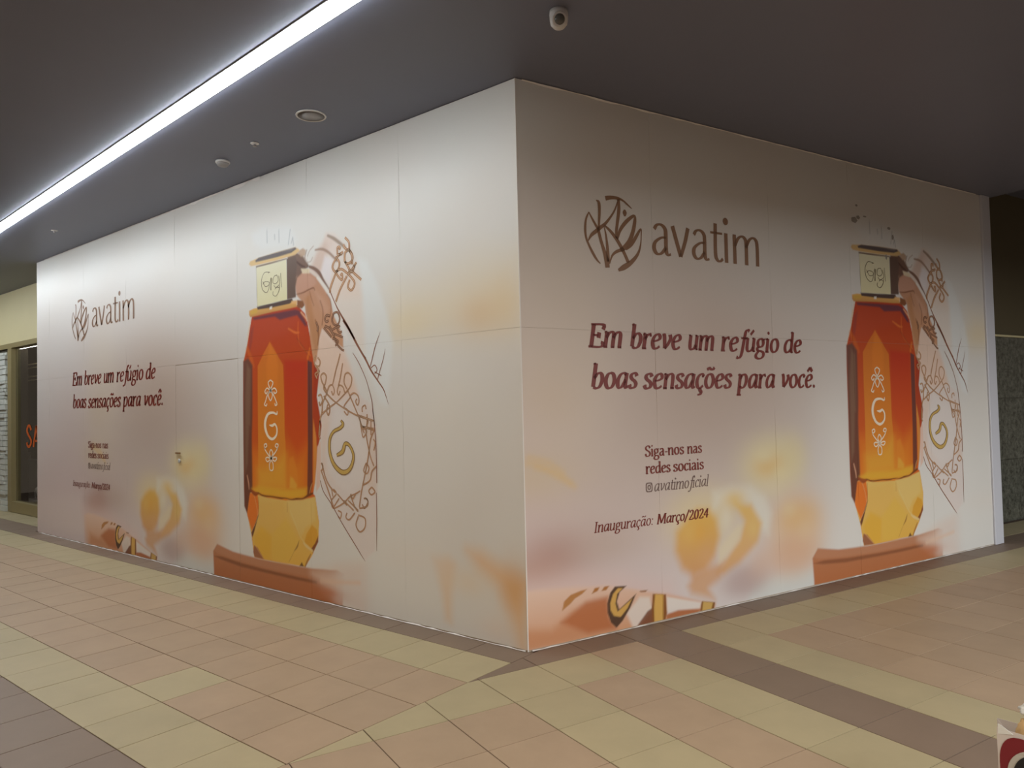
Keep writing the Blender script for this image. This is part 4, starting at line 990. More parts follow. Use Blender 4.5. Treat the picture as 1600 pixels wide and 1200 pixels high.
N_ARCH = [(0.16, 0.60), (0.30, 0.86), (0.46, 0.97), (0.60, 0.90), (0.65, 0.70), (0.65, 0.0)]
GL = {
    'i': (0.36, [[(0.17, 1.0), (0.17, 0.0)], [(0.02, 0.92), (0.17, 0.98)], [(0.04, 0.02), (0.32, 0.02)]], [(0.17, 1.40, 0.125)]),
    'l': (0.36, [[(0.17, 1.58), (0.17, 0.0)], [(0.02, 1.50), (0.17, 1.56)], [(0.04, 0.02), (0.32, 0.02)]], []),
    'n': (0.84, [[(0.16, 1.0), (0.16, 0.0)], [(0.01, 0.92), (0.16, 0.98)], N_ARCH, [(0.03, 0.02), (0.30, 0.02)], [(0.53, 0.02), (0.80, 0.02)]], []),
    'm': (1.30, [[(0.16, 1.0), (0.16, 0.0)], [(0.01, 0.92), (0.16, 0.98)], N_ARCH, [(x + 0.47, z) for x, z in N_ARCH], [(0.03, 0.02), (0.30, 0.02)], [(0.53, 0.02), (0.76, 0.02)], [(1.00, 0.02), (1.26, 0.02)]], []),
    'r': (0.60, [[(0.16, 1.0), (0.16, 0.0)], [(0.01, 0.92), (0.16, 0.98)], [(0.16, 0.60), (0.28, 0.84), (0.44, 0.96), (0.56, 0.93)], [(0.03, 0.02), (0.32, 0.02)]], [(0.53, 0.88, 0.10)]),
    'u': (0.84, [[(0.15, 1.0), (0.15, 0.34), (0.22, 0.08), (0.38, 0.03), (0.54, 0.16), (0.64, 0.36)], [(0.01, 0.95), (0.15, 0.98)], [(0.65, 1.0), (0.65, 0.0)], [(0.51, 0.95), (0.65, 0.98)], [(0.65, 0.02), (0.80, 0.06)]], []),
    'e': (0.72, [[(0.12, 0.50), (0.40, 0.55), (0.58, 0.68), (0.58, 0.86), (0.44, 0.97), (0.26, 0.88), (0.13, 0.62), (0.13, 0.34), (0.24, 0.08), (0.42, 0.03), (0.64, 0.18)]], []),
    'o': (0.80, [bowl(0.40, 0.50, 0.28, 0.48)], []),
    'b': (0.82, [[(0.16, 1.58), (0.16, 0.10)], [(0.01, 1.50), (0.16, 1.56)], [(0.16, 0.62), (0.32, 0.90), (0.50, 0.96), (0.66, 0.80), (0.69, 0.48), (0.58, 0.14), (0.38, 0.02), (0.16, 0.10)]], []),
    'd': (0.86, [[(0.68, 1.58), (0.68, 0.0)], [(0.52, 1.50), (0.68, 1.56)], [(0.68, 0.86), (0.48, 0.97), (0.26, 0.86), (0.13, 0.55), (0.15, 0.20), (0.30, 0.03), (0.48, 0.10), (0.68, 0.34)], [(0.68, 0.02), (0.84, 0.06)]], []),
    'p': (0.84, [[(0.17, 1.0), (0.17, -0.50)], [(0.01, 0.92), (0.17, 0.98)], [(0.17, 0.62), (0.32, 0.90), (0.50, 0.96), (0.66, 0.80), (0.69, 0.48), (0.58, 0.14), (0.40, 0.02), (0.17, 0.12)], [(0.02, -0.48), (0.36, -0.48)]], []),
    'a': (0.74, [[(0.14, 0.80), (0.24, 0.94), (0.40, 0.96), (0.53, 0.84), (0.55, 0.62), (0.55, 0.16), (0.62, 0.03), (0.72, 0.06)], [(0.55, 0.58), (0.36, 0.54), (0.16, 0.38), (0.12, 0.18), (0.22, 0.03), (0.38, 0.06), (0.55, 0.26)]], []),
    'ia': (0.84, [[(0.66, 0.86), (0.46, 0.97), (0.26, 0.86), (0.13, 0.55), (0.15, 0.20), (0.28, 0.04), (0.46, 0.16), (0.64, 0.56)], [(0.68, 1.0), (0.65, 0.30), (0.70, 0.05), (0.84, 0.12)]], []),
    's': (0.64, [[(0.54, 0.78), (0.46, 0.93), (0.32, 0.97), (0.18, 0.88), (0.15, 0.72), (0.26, 0.58), (0.42, 0.46), (0.53, 0.30), (0.48, 0.10), (0.32, 0.02), (0.18, 0.06), (0.09, 0.24)]], []),
    'v': (0.72, [[(0.06, 0.98), (0.34, 0.02)], [(0.34, 0.02), (0.52, 0.52), (0.64, 0.98)], [(0.0, 0.97), (0.18, 0.97)], [(0.52, 0.97), (0.74, 0.97)]], []),
    'iv': (0.74, [[(0.04, 0.93), (0.16, 0.96), (0.22, 0.70), (0.30, 0.05)], [(0.30, 0.05), (0.50, 0.34), (0.64, 0.72), (0.58, 0.98)]], []),
    'c': (0.66, [[(0.58, 0.80), (0.48, 0.95), (0.34, 0.95), (0.18, 0.76), (0.12, 0.45), (0.20, 0.12), (0.38, 0.02), (0.60, 0.18)]], [(0.55, 0.82, 0.08)]),
    'f': (0.52, [[(0.74, 1.46), (0.62, 1.56), (0.48, 1.44), (0.41, 1.0), (0.32, 0.0), (0.22, -0.38), (0.06, -0.48), (-0.06, -0.40)], [(0.16, 0.95), (0.62, 0.95)]], []),
    'g': (0.76, [bowl(0.36, 0.66, 0.22, 0.30), [(0.24, 0.40), (0.14, 0.24), (0.22, 0.10), (0.46, 0.05), (0.64, -0.06), (0.66, -0.28), (0.50, -0.46), (0.26, -0.48), (0.09, -0.36), (0.10, -0.18), (0.26, 0.06)], [(0.50, 0.86), (0.74, 0.96)]], []),
    't': (0.50, [[(0.25, 1.28), (0.23, 0.30), (0.30, 0.06), (0.42, 0.03), (0.52, 0.12)], [(0.04, 0.96), (0.52, 0.96)]], []),
    'E': (1.02, [[(0.24, 1.42), (0.24, 0.0)], [(0.06, 1.40), (0.88, 1.40), (0.90, 1.10)], [(0.24, 0.74), (0.66, 0.74)], [(0.66, 0.92), (0.66, 0.56)], [(0.06, 0.02), (0.88, 0.02), (0.98, 0.36)]], []),
    'S': (0.82, [[(0.70, 1.10), (0.62, 1.34), (0.42, 1.42), (0.22, 1.30), (0.16, 1.06), (0.30, 0.84), (0.54, 0.66), (0.70, 0.42), (0.62, 0.12), (0.40, 0.01), (0.20, 0.08), (0.10, 0.36)]], []),
    'I': (0.52, [[(0.26, 1.42), (0.26, 0.0)], [(0.08, 1.40), (0.44, 1.40)], [(0.08, 0.02), (0.44, 0.02)]], []),
    'M': (1.42, [[(0.18, 0.0), (0.24, 1.42)], [(0.26, 1.42), (0.70, 0.10)], [(0.70, 0.10), (1.14, 1.42)], [(1.18, 1.42), (1.22, 0.0)], [(0.04, 0.02), (0.34, 0.02)], [(1.06, 0.02), (1.38, 0.02)], [(0.08, 1.40), (0.26, 1.40)], [(1.14, 1.40), (1.34, 1.40)]], []),
    '2': (0.80, [[(0.12, 1.06), (0.20, 1.30), (0.40, 1.38), (0.58, 1.26), (0.60, 0.98), (0.46, 0.64), (0.10, 0.03)], [(0.10, 0.05), (0.66, 0.05), (0.72, 0.26)]], []),
    '0': (0.80, [bowl(0.40, 0.68, 0.27, 0.68)], []),
    '4': (0.80, [[(0.54, 1.36), (0.54, 0.0)], [(0.54, 1.36), (0.06, 0.42)], [(0.06, 0.42), (0.76, 0.42)]], []),
    '/': (0.62, [[(0.0, -0.26), (0.56, 1.52)]], []),
    '-': (0.46, [[(0.05, 0.46), (0.40, 0.46)]], []),
    '.': (0.36, [], [(0.17, 0.10, 0.13)]),
    ':': (0.36, [], [(0.17, 0.10, 0.11), (0.17, 0.84, 0.11)]),
}
ACC = {'ú': ('u', [[(0.34, 1.22), (0.58, 1.56)]]), 'ç': ('c', [[(0.38, 0.02), (0.42, -0.14), (0.50, -0.24), (0.44, -0.40), (0.26, -0.44)]]),
       'õ': ('o', [[(0.14, 1.26), (0.26, 1.40), (0.42, 1.32), (0.58, 1.30), (0.68, 1.44)]]), 'ã': ('ia', [[(0.14, 1.26), (0.26, 1.40), (0.42, 1.32), (0.58, 1.30), (0.70, 1.44)]]),
       'ê': ('e', [[(0.16, 1.22), (0.38, 1.52)], [(0.38, 1.52), (0.60, 1.22)]])}


def word(ink, text, s0, s1, base, xh, nib, slant=0.0, italic=False, sans=False):
    """pen-written word fitted between s0 and s1"""
    glyphs, pen = [], 0.0
    for ch in text:
        extra = []
        if ch in ACC:
            ch, extra = ACC[ch]
        if italic and ch in 'av':
            ch = 'i' + ch
        adv, strokes, dots = GL[ch]
        if sans:
            strokes = [st for st in strokes if not (len(st) == 2 and abs(st[0][1] - st[1][1]) < 0.1 and (st[0][1] < 0.05 or st[0][1] > 0.9) and ch != 't')]
        glyphs.append((pen, strokes + extra, dots))
        pen += adv
    first = min(x for st in glyphs[0][1] for x, z in st) if glyphs[0][1] else 0
    end = pen - 0.04
    k = (s1 - s0) / (end - first + 0.06)
    for x0, strokes, dots in glyphs:
        for st in strokes:
            q = [(s0 + (x0 + x - first) * k + z * slant * xh, base + z * xh) for x, z in st]
            ink.ribbon(q, n=5, nib=(nib[0] * xh, nib[1] * xh, nib[2]))
        for x, z, r in dots:
            ink.disc(s0 + (x0 + x - first) * k + z * slant * xh, base + z * xh, r * xh, r * xh)


# ------------------------------------------------------------------ the hoarding
hoarding = empty('hoarding', (0, 0, 0))
tag(hoarding, 'tall printed corner hoarding with amber bottle and pale scarf on both faces', 'hoarding')
# timber boards behind the printed sheets
bm = bmesh.new()
add_prism(bm, [(-LEN_L, 0.0045), (0.0, 0.0045), (0.0, 0.07), (-LEN_L, 0.07)], 0.0, H - 0.004)
from_bm('backing_board', bm, 'board', hoarding)
bm = bmesh.new()
add_prism(bm, [td(0, -0.0045)[:2], td(6.06, -0.0045)[:2], td(6.06, -0.07)[:2], td(0, -0.07)[:2]], 0.0, H - 0.004)
from_bm('backing_board', bm, 'board', hoarding)
SPLIT = 2.10
DOOR0, DOOR1 = 3.965, 5.185
cols_l = [0.0, 0.46, 1.61, 2.80, DOOR0, DOOR1, 6.30, 7.46, LEN_L]
cols_r = [0.0, 1.165, 2.46, 3.555, 4.76, LEN_R]
g = 0.0007
k = 0
for side, cols in (('L', cols_l), ('R', cols_r)):
    for a, b in zip(cols[:-1], cols[1:]):
        k += 1
        sheet('panel', a + g, b - g, SPLIT + g, H - 0.004, side, hoarding, k)
        if side == 'L' and abs(a - DOOR0) < 1e-6:
            continue
        k += 1
        sheet('panel', a + g, b - g, 0.012, SPLIT - g, side, hoarding, k)
door = sheet('door', DOOR0 + 0.005, DOOR1 - 0.006, 0.014, SPLIT - 0.006, 'L', hoarding, 77)
tag(door, 'printed door leaf set flush in the left face')
bm = bmesh.new()
add_box(bm, *(DOOR0 - LEN_L + 0.02, DOOR0 - LEN_L + 0.12, -0.022, -0.010, 1.172, 1.190), bevel=0.003)
add_box(bm, *(DOOR0 - LEN_L + 0.03, DOOR0 - LEN_L + 0.045, -0.012, 0.002, 1.174, 1.188))
tag(from_bm('handle', bm, 'ink_goldline', door), 'short dark lever handle')
bm = bmesh.new()
add_lathe(bm, [(0.016, 0.004), (0.022, 0.0), (0.022, -0.006), (0.010, -0.008)], 20)
for v in bm.verts:
    x, y, z = v.co
    v.co = (DOOR0 - LEN_L + 0.085 + x, -0.006 + z, 1.10 + y)
tag(from_bm('lock', bm, 'alu', door, True), 'small bright lock plate')

# edge strips: corner bead, far-end profile, torn vinyl at the foot and at the ceiling
bm = bmesh.new()
add_prism(bm, [(-0.005, -0.001), (0.0, -0.0035), td(0.004, 0.001)[:2], td(0.004, -0.004)[:2], (-0.005, 0.004)], 0.004, H - 0.004)
from_bm('corner_bead', bm, 'paper_edge', hoarding)
bm = bmesh.new()
add_prism(bm, [td(LEN_R + 0.002, -0.004)[:2], td(LEN_R + 0.002, 0.012)[:2], td(LEN_R + 0.010, 0.018)[:2], td(6.055, 0.018)[:2], td(6.063, 0.012)[:2], td(6.063, -0.075)[:2], td(6.058, -0.075)[:2], td(6.058, -0.004)[:2]], 0.004, H - 0.004)
tag(from_bm('end_profile', bm, 'trim', hoarding), 'plain white upright strip at the far right end')


def ragged(name, side, s0, s1, z, h, seed, out=0.003):
    """a strip of vinyl overhang with an uneven cut edge"""
    rr = random.Random(seed)
    n = max(4, int((s1 - s0) / 0.07))
    f = pos_l if side == 'L' else pos_r
    bm = bmesh.new()
    prev = None
    for i in range(n + 1):
        s = s0 + (s1 - s0) * i / n
        hh = h * rr.choice((0.15, 0.2, 0.3, 0.5, 1.0))
        sgn = 1 if z < 1 else -1
        o2 = out + 0.004 * rr.random()
        a = bm.verts.new(f(s, z, out))
        b = bm.verts.new(f(s, z + sgn * hh, out * 0.5))
        c = bm.verts.new(f(s, z, o2 + 0.004))
        if prev:
            bm.faces.new((prev[0], a, b, prev[1]))
            bm.faces.new((prev[2], c, b, prev[1]))
            bm.faces.new((prev[0], a, c, prev[2]))
        prev = (a, b, c)
    return from_bm(name, bm, 'paper_edge', hoarding)


ragged('torn_edge', 'L', 0.05, LEN_L - 0.02, 0.003, 0.009, 3, 0.001)
ragged('torn_edge', 'R', 0.03, LEN_R - 0.02, 0.003, 0.007, 5, 0.001)
ragged('torn_edge', 'L', 3.9, 5.6, H - 0.005, 0.030, 8)
ragged('torn_edge', 'L', 0.3, 3.9, H - 0.005, 0.010, 9)
ragged('torn_edge', 'R', 0.05, 5.8, H - 0.005, 0.012, 11)

# ---- lettering, emblem and line ornament, once per face
HEAD = [('Em', .541, .849, 1.984), ('breve', .911, 1.420, 1.982), ('um', 1.483, 1.774, 1.984), ('refúgio', 1.839, 2.534, 1.982), ('de', 2.599, 2.822, 1.982),
        ('boas', .550, .979, 1.694), ('sensações', 1.036, 1.955, 1.690), ('para', 2.011, 2.469, 1.689), ('você.', 2.533, 3.003, 1.689)]
INK_OF = {'ornament': 'ink_brown', 'dark_ornament': 'ink_dark', 'fold': 'ink_fold', 'gold_letter_outline': 'ink_goldline', 'gold_letter': 'ink_gold', 'bottle_print': 'ink_white', 'cap_script': 'ink_script'}
NAME_OF = {'ornament': 'scarf_ornament', 'dark_ornament': 'scarf_ornament', 'fold': 'scarf_fold_line', 'gold_letter_outline': 'scarf_letter_outline', 'gold_letter': 'scarf_letter', 'bottle_print': 'bottle_lettering', 'cap_script': 'cap_lettering'}
DEPTH = {'fold': 0.0008, 'gold_letter_outline': 0.0008, 'gold_letter': 0.0012}
for side in 'LR':
    face = 'left face' if side == 'L' else 'right face'
    dx = TEXT_L if side == 'L' else 0.0
    for t, a, b, z in HEAD:
        ink = Ink()
        word(ink, t, a + 0.008, b, z, 0.112, (0.162, 0.062, 0.20), 0.19, True)
        tag(ink.build('headline_lettering', 'ink_red', side, hoarding, dx), 'dark red italic headline word on the ' + face)
    for t, a, b, z in (('Siga-nos', 1.041, 1.424, 1.200), ('nas', 1.455, 1.611, 1.200), ('redes', 1.039, 1.282, 1.075), ('sociais', 1.313, 1.626, 1.075)):
        ink = Ink()
        word(ink, t, a, b, z, 0.0535, (0.150, 0.062, 0.15), 0.0, False)
        ink.build('small_lettering', 'ink_red', side, hoarding, dx)
    ink = Ink()
    word(ink, 'avatimoficial', 1.118, 1.665, 0.943, 0.056, (0.085, 0.040, 0.25), 0.20, True)
    ink.ring(1.067, 0.977, 0.028, 0.031, 0.0042, 24, 4.0)
    ink.ring(1.067, 0.977, 0.0125, 0.0145, 0.0042, 18)
    ink.disc(1.083, 0.996, 0.004, 0.004, 10)
    tag(ink.build('handle_lettering', 'ink_grey', side, hoarding, dx), 'thin grey line with round icon on the ' + face)
    ink = Ink()
    word(ink, 'Inauguração:', .557, 1.095, 0.705, 0.050, (0.105, 0.046, 0.22), 0.19, True)
    ink.build('date_lettering', 'ink_red', side, hoarding, dx)
    ink = Ink()
    word(ink, 'Março/2024', 1.130, 1.655, 0.705, 0.050, (0.150, 0.060, 0.22), 0.19, True)
    ink.build('date_lettering', 'ink_red', side, hoarding, dx)
    ink = Ink()
    word(ink, 'avatim', 1.182, 2.365, 2.683, 0.236, (0.082, 0.036, 0.15), 0.0, False, True)
    tag(ink.build('name_lettering', 'ink_bronze', side, hoarding, dx), 'large bronze name on the ' + face)
    ink = Ink()
    for nm, pts in DECALS:
        if nm == 'emblem':
            ink.ribbon(pts, n=6)
    tag(ink.build('emblem', 'ink_bronze', side, hoarding, dx), 'round bronze leaf emblem on the ' + face)
    px = PIC_L if side == 'L' else 0.0
    for kind in INK_OF:
        for core in ((False, True) if 'ornament' in kind else (False,)):
            ink = Ink()
            for nm, pts in DECALS:
                if nm == kind:
                    wide = (0.38 if core else 1.55) if 'ornament' in kind else (1.25 if 'print' in kind else 1.0)
                    ink.ribbon([(p[0], p[1], p[2] * wide) for p in pts], n=6)
            o = ink.build(NAME_OF[kind], ('ink_peach' if kind == 'ornament' else 'ink_tan') if core else INK_OF[kind], side, hoarding, px, DEPTH.get(kind, 0.0004) + (0.0003 if core else 0))
            if 'ornament' in kind or 'fold' in kind:
                o['kind'] = 'stuff'

# glue residue and a torn patch above the caps
for side in 'LR':
    ink = Ink()
    px = PIC_L if side == 'L' else 0.0
    if side == 'R':
        for x, z, a, b in ((3.64, 3.22, .05, .03), (3.70, 3.25, .03, .02), (3.68, 3.36, .02, .012), (3.80, 3.27, .03, .008), (4.18, 3.20, .03, .015), (4.24, 3.12, .02, .03), (4.12, 2.92, .015, .03)):
            ink.disc(x, z, a, b, 5)
    if ink.v:
        ink.build('glue_residue', 'ink_residue', side, hoarding, px)['kind'] = 'stuff'

# ------------------------------------------------------------------ ceiling fittings
lamp = empty('linear_light', (-3.5, -1.16, H))
tag(lamp, 'long glowing white linear light set in the dark ceiling', 'light')
LA, LB = Vector((0.25, -1.335, 0)), Vector((-13.5, -0.62, 0))
u = (LB - LA).normalized()
w = Vector((-u.y, u.x, 0))


def strip(bm, half, z0, z1, a=0.0, b=0.0):
    p = [LA - u * a + w * half, LB + u * b + w * half, LB + u * b - w * half, LA - u * a - w * half]
    add_prism(bm, [(q.x, q.y) for q in p], z0, z1)


bm = bmesh.new()
strip(bm, 0.062, H - 0.006, H - 0.0005, 0.02, 0.02)
hs = from_bm('housing', bm, 'alu')
bm = bmesh.new()
pr = []
for kk in range(7):
    a = math.pi * kk / 6
    pr.append((0.050 * math.cos(a), -0.006 - 0.019 * math.sin(a) ** 0.5))
va = [bm.verts.new((LA.x + w.x * x, LA.y + w.y * x, H + z)) for x, z in pr]
vb = [bm.verts.new((LB.x + w.x * x, LB.y + w.y * x, H + z)) for x, z in pr]
for i in range(6):
    bm.faces.new((va[i], va[i + 1], vb[i + 1], vb[i]))
bm.faces.new((va[0], vb[0], vb[6], va[6]))
bm.faces.new(va)
bm.faces.new(vb)
df = from_bm('diffuser', bm, 'led')
for o in (hs, df):
    o.parent = lamp
    o.location = (3.5, 1.16, -H)

sp = empty('ceiling_speaker', (-1.499, -0.522, H))
tag(sp, 'round flat ceiling speaker with pale rim near the corner', 'speaker')
bm = bmesh.new()
add_lathe(bm, [(0.107, 0.0), (0.110, -0.004), (0.108, -0.009), (0.098, -0.010), (0.096, -0.006)], 48)
from_bm('rim', bm, 'white_plastic', sp, True)
bm = bmesh.new()
add_lathe(bm, [(0.096, -0.0065), (0.0, -0.0085)], 48)
from_bm('grille', bm, 'grey_plastic', sp, True)

sd = empty('smoke_detector', (-2.881, -0.437, H))
tag(sd, 'small white domed smoke detector between speaker and light', 'smoke detector')
bm = bmesh.new()
add_lathe(bm, [(0.058, 0.0), (0.060, -0.014), (0.056, -0.018)], 32)
from_bm('base', bm, 'white_plastic', sd, True)
bm = bmesh.new()
add_lathe(bm, [(0.050, -0.018), (0.048, -0.032), (0.036, -0.044), (0.0, -0.046)], 32)
from_bm('chamber', bm, 'grey_plastic', sd, True)

for loc, lab in (((-2.303, -0.486), 'tiny white sprinkler head beside the ceiling speaker'), ((-6.462, -0.511), 'tiny white sprinkler head at the far end of the ceiling')):
    s_ = empty('sprinkler', (loc[0], loc[1], H))
    tag(s_, lab, 'sprinkler', 'ceiling sprinklers')
    bm = bmesh.new()
    add_lathe(bm, [(0.034, 0.0), (0.034, -0.004), (0.014, -0.009)], 24)
    from_bm('plate', bm, 'white_plastic', s_, True)
    bm = bmesh.new()
    add_lathe(bm, [(0.009, -0.008), (0.008, -0.022), (0.016, -0.024), (0.016, -0.027), (0.0, -0.028)], 16)
    from_bm('nozzle', bm, 'grey_plastic', s_, True)

cm = empty('dome_camera', (0.69, -0.47, H))
tag(cm, 'white surveillance camera with smoked dome under the ceiling corner', 'camera')
bm = bmesh.new()
add_lathe(bm, [(0.050, 0.0), (0.052, -0.02), (0.050, -0.055), (0.046, -0.075), (0.030, -0.094), (0.0, -0.098)], 32)
from_bm('body', bm, 'white_plastic', cm, True)
bm = bmesh.new()
aim = Vector((0.62, -0.72, -0.35)).normalized()
bmesh.ops.create_uvsphere(bm, u_segments=20, v_segments=12, radius=0.034, matrix=Matrix.Translation(aim * 0.028 + Vector((0, 0, -0.052))))
from_bm('dome', bm, 'smoke_dome', cm, True)
bm = bmesh.new()
zax = aim.to_track_quat('Z', 'Y').to_matrix().to_4x4()
ring_prof = [(0.034, -0.004), (0.042, 0.0), (0.040, 0.006), (0.033, 0.006)]
add_lathe(bm, ring_prof, 28)
bm.transform(Matrix.Translation(aim * 0.040 + Vector((0, 0, -0.052))) @ zax)
from_bm('bezel', bm, 'white_plastic', cm, True)

# ------------------------------------------------------------------ the shop front beyond the left end
FY = 0.56
wall_back = box_obj('wall_back', (-24.0, -8.4, FY, FY + 0.2, 2.86, H), 'fascia')
tag(wall_back, 'cream fascia above the neighbouring shop window', kind='structure')
trim = box_obj('trim_1', (-24.0, -8.4, FY - 0.012, FY + 0.16, 2.78, 2.86), 'frame')
tag(trim, 'beige metal head trim under the cream fascia', kind='structure')
pil = box_obj('wall_left', (-24.0, -11.66, FY + 0.02, FY + 0.30, 0.0, 2.78), 'shop_wall')
tag(pil, 'pillar clad in white ledge stone beside the shop window', kind='structure')
z = 0.0
r2 = random.Random(12)
zs = []
while z < 2.70:
    h = r2.choice((0.06, 0.075, 0.09, 0.10))
    zs.append((z, min(z + h, 2.72)))
    z += h
for a, b in zs:
    xa = -12.6
    while xa < -11.68:
        ln = r2.uniform(0.28, 0.55)
        xb = min(xa + ln, -11.665)
        if xb - xa > 0.06:
            dpt = r2.uniform(0.0, 0.030)
            box_obj('stone', (xa + 0.002, xb - 0.002, FY - 0.03 - dpt, FY + 0.02, a + 0.003, b - 0.004), 'stone', pil, 0.004)
        xa = xb if xb < -11.67 else 0
win = empty('window_1', (-10.0, FY, 0))
tag(win, 'shop window in a beige metal frame left of the hoarding', kind='structure')


def wbox(name, d, m, bevel=0.0):
    o = box_obj(name, d, m, None, bevel)
    o.parent = win
    o.location = (10.0, -FY, 0)
    return o


wbox('post', (-11.655, -11.47, FY - 0.02, FY + 0.09, 0.0, 2.78), 'frame', 0.004)
wbox('post', (-9.10, -9.0, FY - 0.02, FY + 0.09, 0.0, 2.78), 'frame', 0.004)
wbox('rail', (-11.47, -9.10, FY - 0.02, FY + 0.09, 0.005, 0.185), 'frame', 0.004)
wbox('pane', (-11.468, -9.102, FY + 0.05, FY + 0.060, 0.187, 2.778), 'glass')
shop = empty('wall_1', (0, 0, 0))
tag(shop, 'dark interior walls of the shop behind the glass', kind='structure')
box_obj('back_wall', (-24.0, -8.5, 3.2, 3.3, 0.0, 3.0), 'shop_wall', shop)
box_obj('display_panel', (-16.2, -14.55, 1.60, 1.66, 0.05, 2.6), 'shop_panel', shop)
box_obj('side_wall', (-24.1, -24.0, 0.86, 3.3, 0.0, 3.0), 'shop_wall', shop)
box_obj('side_wall', (-8.6, -8.5, 0.86, 3.3, 0.0, 3.0), 'shop_wall', shop)
shop_floor = box_obj('floor', (-24.0, -8.5, FY + 0.10, 3.2, 0.0, 0.05), 'shop_floor')
tag(shop_floor, 'raised shop floor behind the window', kind='structure')
shop_ceiling = box_obj('ceiling', (-24.0, -8.5, FY + 0.2, 3.3, 3.0, 3.08), 'shop_wall')
tag(shop_ceiling, 'low dark shop ceiling behind the fascia', kind='structure')

tube = empty('tube_light', (-12.4, 0.98, 2.86))
tag(tube, 'thin lit tube hanging in the shop behind the window glass', 'light')
box_obj('tube', (-1.4, 1.2, -0.016, 0.016, -0.016, 0.012), 'inner_led', tube, 0.004)
box_obj('hanger', (-1.2, -1.18, -0.01, 0.01, 0.013, 0.14), 'alu', tube)
box_obj('hanger', (0.98, 1.0, -0.01, 0.01, 0.013, 0.14), 'alu', tube)
for zz, lab in ((2.54, 'upper pale display rail behind the shop window'), (2.32, 'lower pale display rail behind the shop window')):
    rl = empty('display_rail', (-12.4, 1.0, zz))
    tag(rl, lab, 'rail', 'display rails behind the shop window')
    for dz in (0.0, -0.065):
        box_obj('bar', (-1.4, 1.2, -0.012, 0.012, dz - 0.009, dz + 0.009), 'rail', rl, 0.002)
    box_obj('bracket', (1.20, 1.23, -0.02, 0.02, -0.085, 0.02), 'frame', rl)
    box_obj('bracket', (-1.43, -1.40, -0.02, 0.02, -0.085, 0.02), 'frame', rl)

# orange letters stuck inside the window: drawn as the two capitals in view
sa = Ink()
S0 = [(0.150, 0.275), (0.115, 0.335), (0.07, 0.34), (0.035, 0.295), (0.04, 0.235), (0.09, 0.175), (0.145, 0.115), (0.145, 0.05), (0.10, 0.005), (0.05, 0.01), (0.02, 0.07)]
sa.ribbon(S0, 0.022)
sa.ribbon([(0.215, 0.0), (0.30, 0.345)], 0.022)
sa.ribbon([(0.30, 0.345), (0.385, 0.0)], 0.022)
sa.ribbon([(0.245, 0.10), (0.355, 0.10)], 0.016)
bm = bmesh.new()
vv = [bm.verts.new((-10.985 + p[0] * 1.55, FY + 0.047, 1.11 + p[1])) for p in sa.v]
for f in sa.f:
    try:
        bm.faces.new([vv[i] for i in f])
    except ValueError:
        pass
lets = from_bm('window_lettering', bm, 'orange')
tag(lets, 'orange capital letters stuck on the shop window glass', 'sign')


def crate(name, x0, x1, y0, y1, z0, z1, m, label, cat):
    o = empty(name, ((x0 + x1) / 2, (y0 + y1) / 2, z0))
    tag(o, label, cat, 'boxes on display in the shop window')
    hx, hy, hz = (x1 - x0) / 2, (y1 - y0) / 2, z1 - z0
    bm = bmesh.new()
    add_box(bm, -hx, hx, -hy, hy, 0.0, hz - 0.06, bevel=0.006)
    from_bm('body', bm, m, o)
    bm = bmesh.new()
    add_box(bm, -hx - 0.008, hx + 0.008, -hy - 0.008, hy + 0.008, hz - 0.058, hz, bevel=0.006)
    from_bm('lid', bm, m, o)


box_obj_plinth = empty('display_plinth', (-12.3, 1.02, 0.05))
tag(box_obj_plinth, 'low grey plinth on the shop floor behind the glass', 'plinth')
box_obj('top', (-0.80, 0.80, -0.13, 0.20, 0.08, 0.11), 'box_grey', box_obj_plinth, 0.004)
box_obj('side', (-0.77, 0.77, -0.10, 0.17, 0.0, 0.079), 'frame', box_obj_plinth, 0.004)
crate('storage_box', -12.95, -11.95, 0.94, 1.18, 0.161, 0.40, 'box_grey', 'grey lidded box on the window plinth, lowest of the two', 'box')
crate('storage_box', -12.93, -11.93, 0.94, 1.18, 0.401, 0.83, 'box_grey', 'grey lidded box stacked on the other window box', 'box')
tg = empty('price_card', (-12.06, 1.0, 0.831))
tag(tg, 'small white card standing on the upper display box', 'card')
box_obj('card', (-0.12, 0.04, -0.004, 0.004, 0.015, 0.15), 'cloth_white', tg)
box_obj('foot', (-0.09, 0.01, -0.02, 0.02, 0.0, 0.015), 'alu', tg)
pot = empty('white_ornament', (-11.72, 1.03, 0.161))
tag(pot, 'small white horse-like ornament standing low behind the window glass', 'ornament')
bm = bmesh.new()
mt = Matrix.Translation
for (a, b, c, q) in ((0.085, 0.05, 0.06, (0, 0, 0.15)), (0.035, 0.03, 0.07, (0.09, 0, 0.22)), (0.05, 0.03, 0.03, (0.13, 0, 0.27))):
    bmesh.ops.create_uvsphere(bm, u_segments=14, v_segments=10, radius=1.0, matrix=mt(q) @ Matrix.Diagonal((a, b, c, 1)))
from_bm('body', bm, 'cloth_white', pot, True)
for xx in (-0.055, 0.055):
    for yy in (-0.028, 0.028):
        bm = bmesh.new()
        add_lathe(bm, [(0.018, 0.13), (0.012, 0.04), (0.015, 0.0)], 10, xx, yy)
        from_bm('leg', bm, 'cloth_white', pot, True)

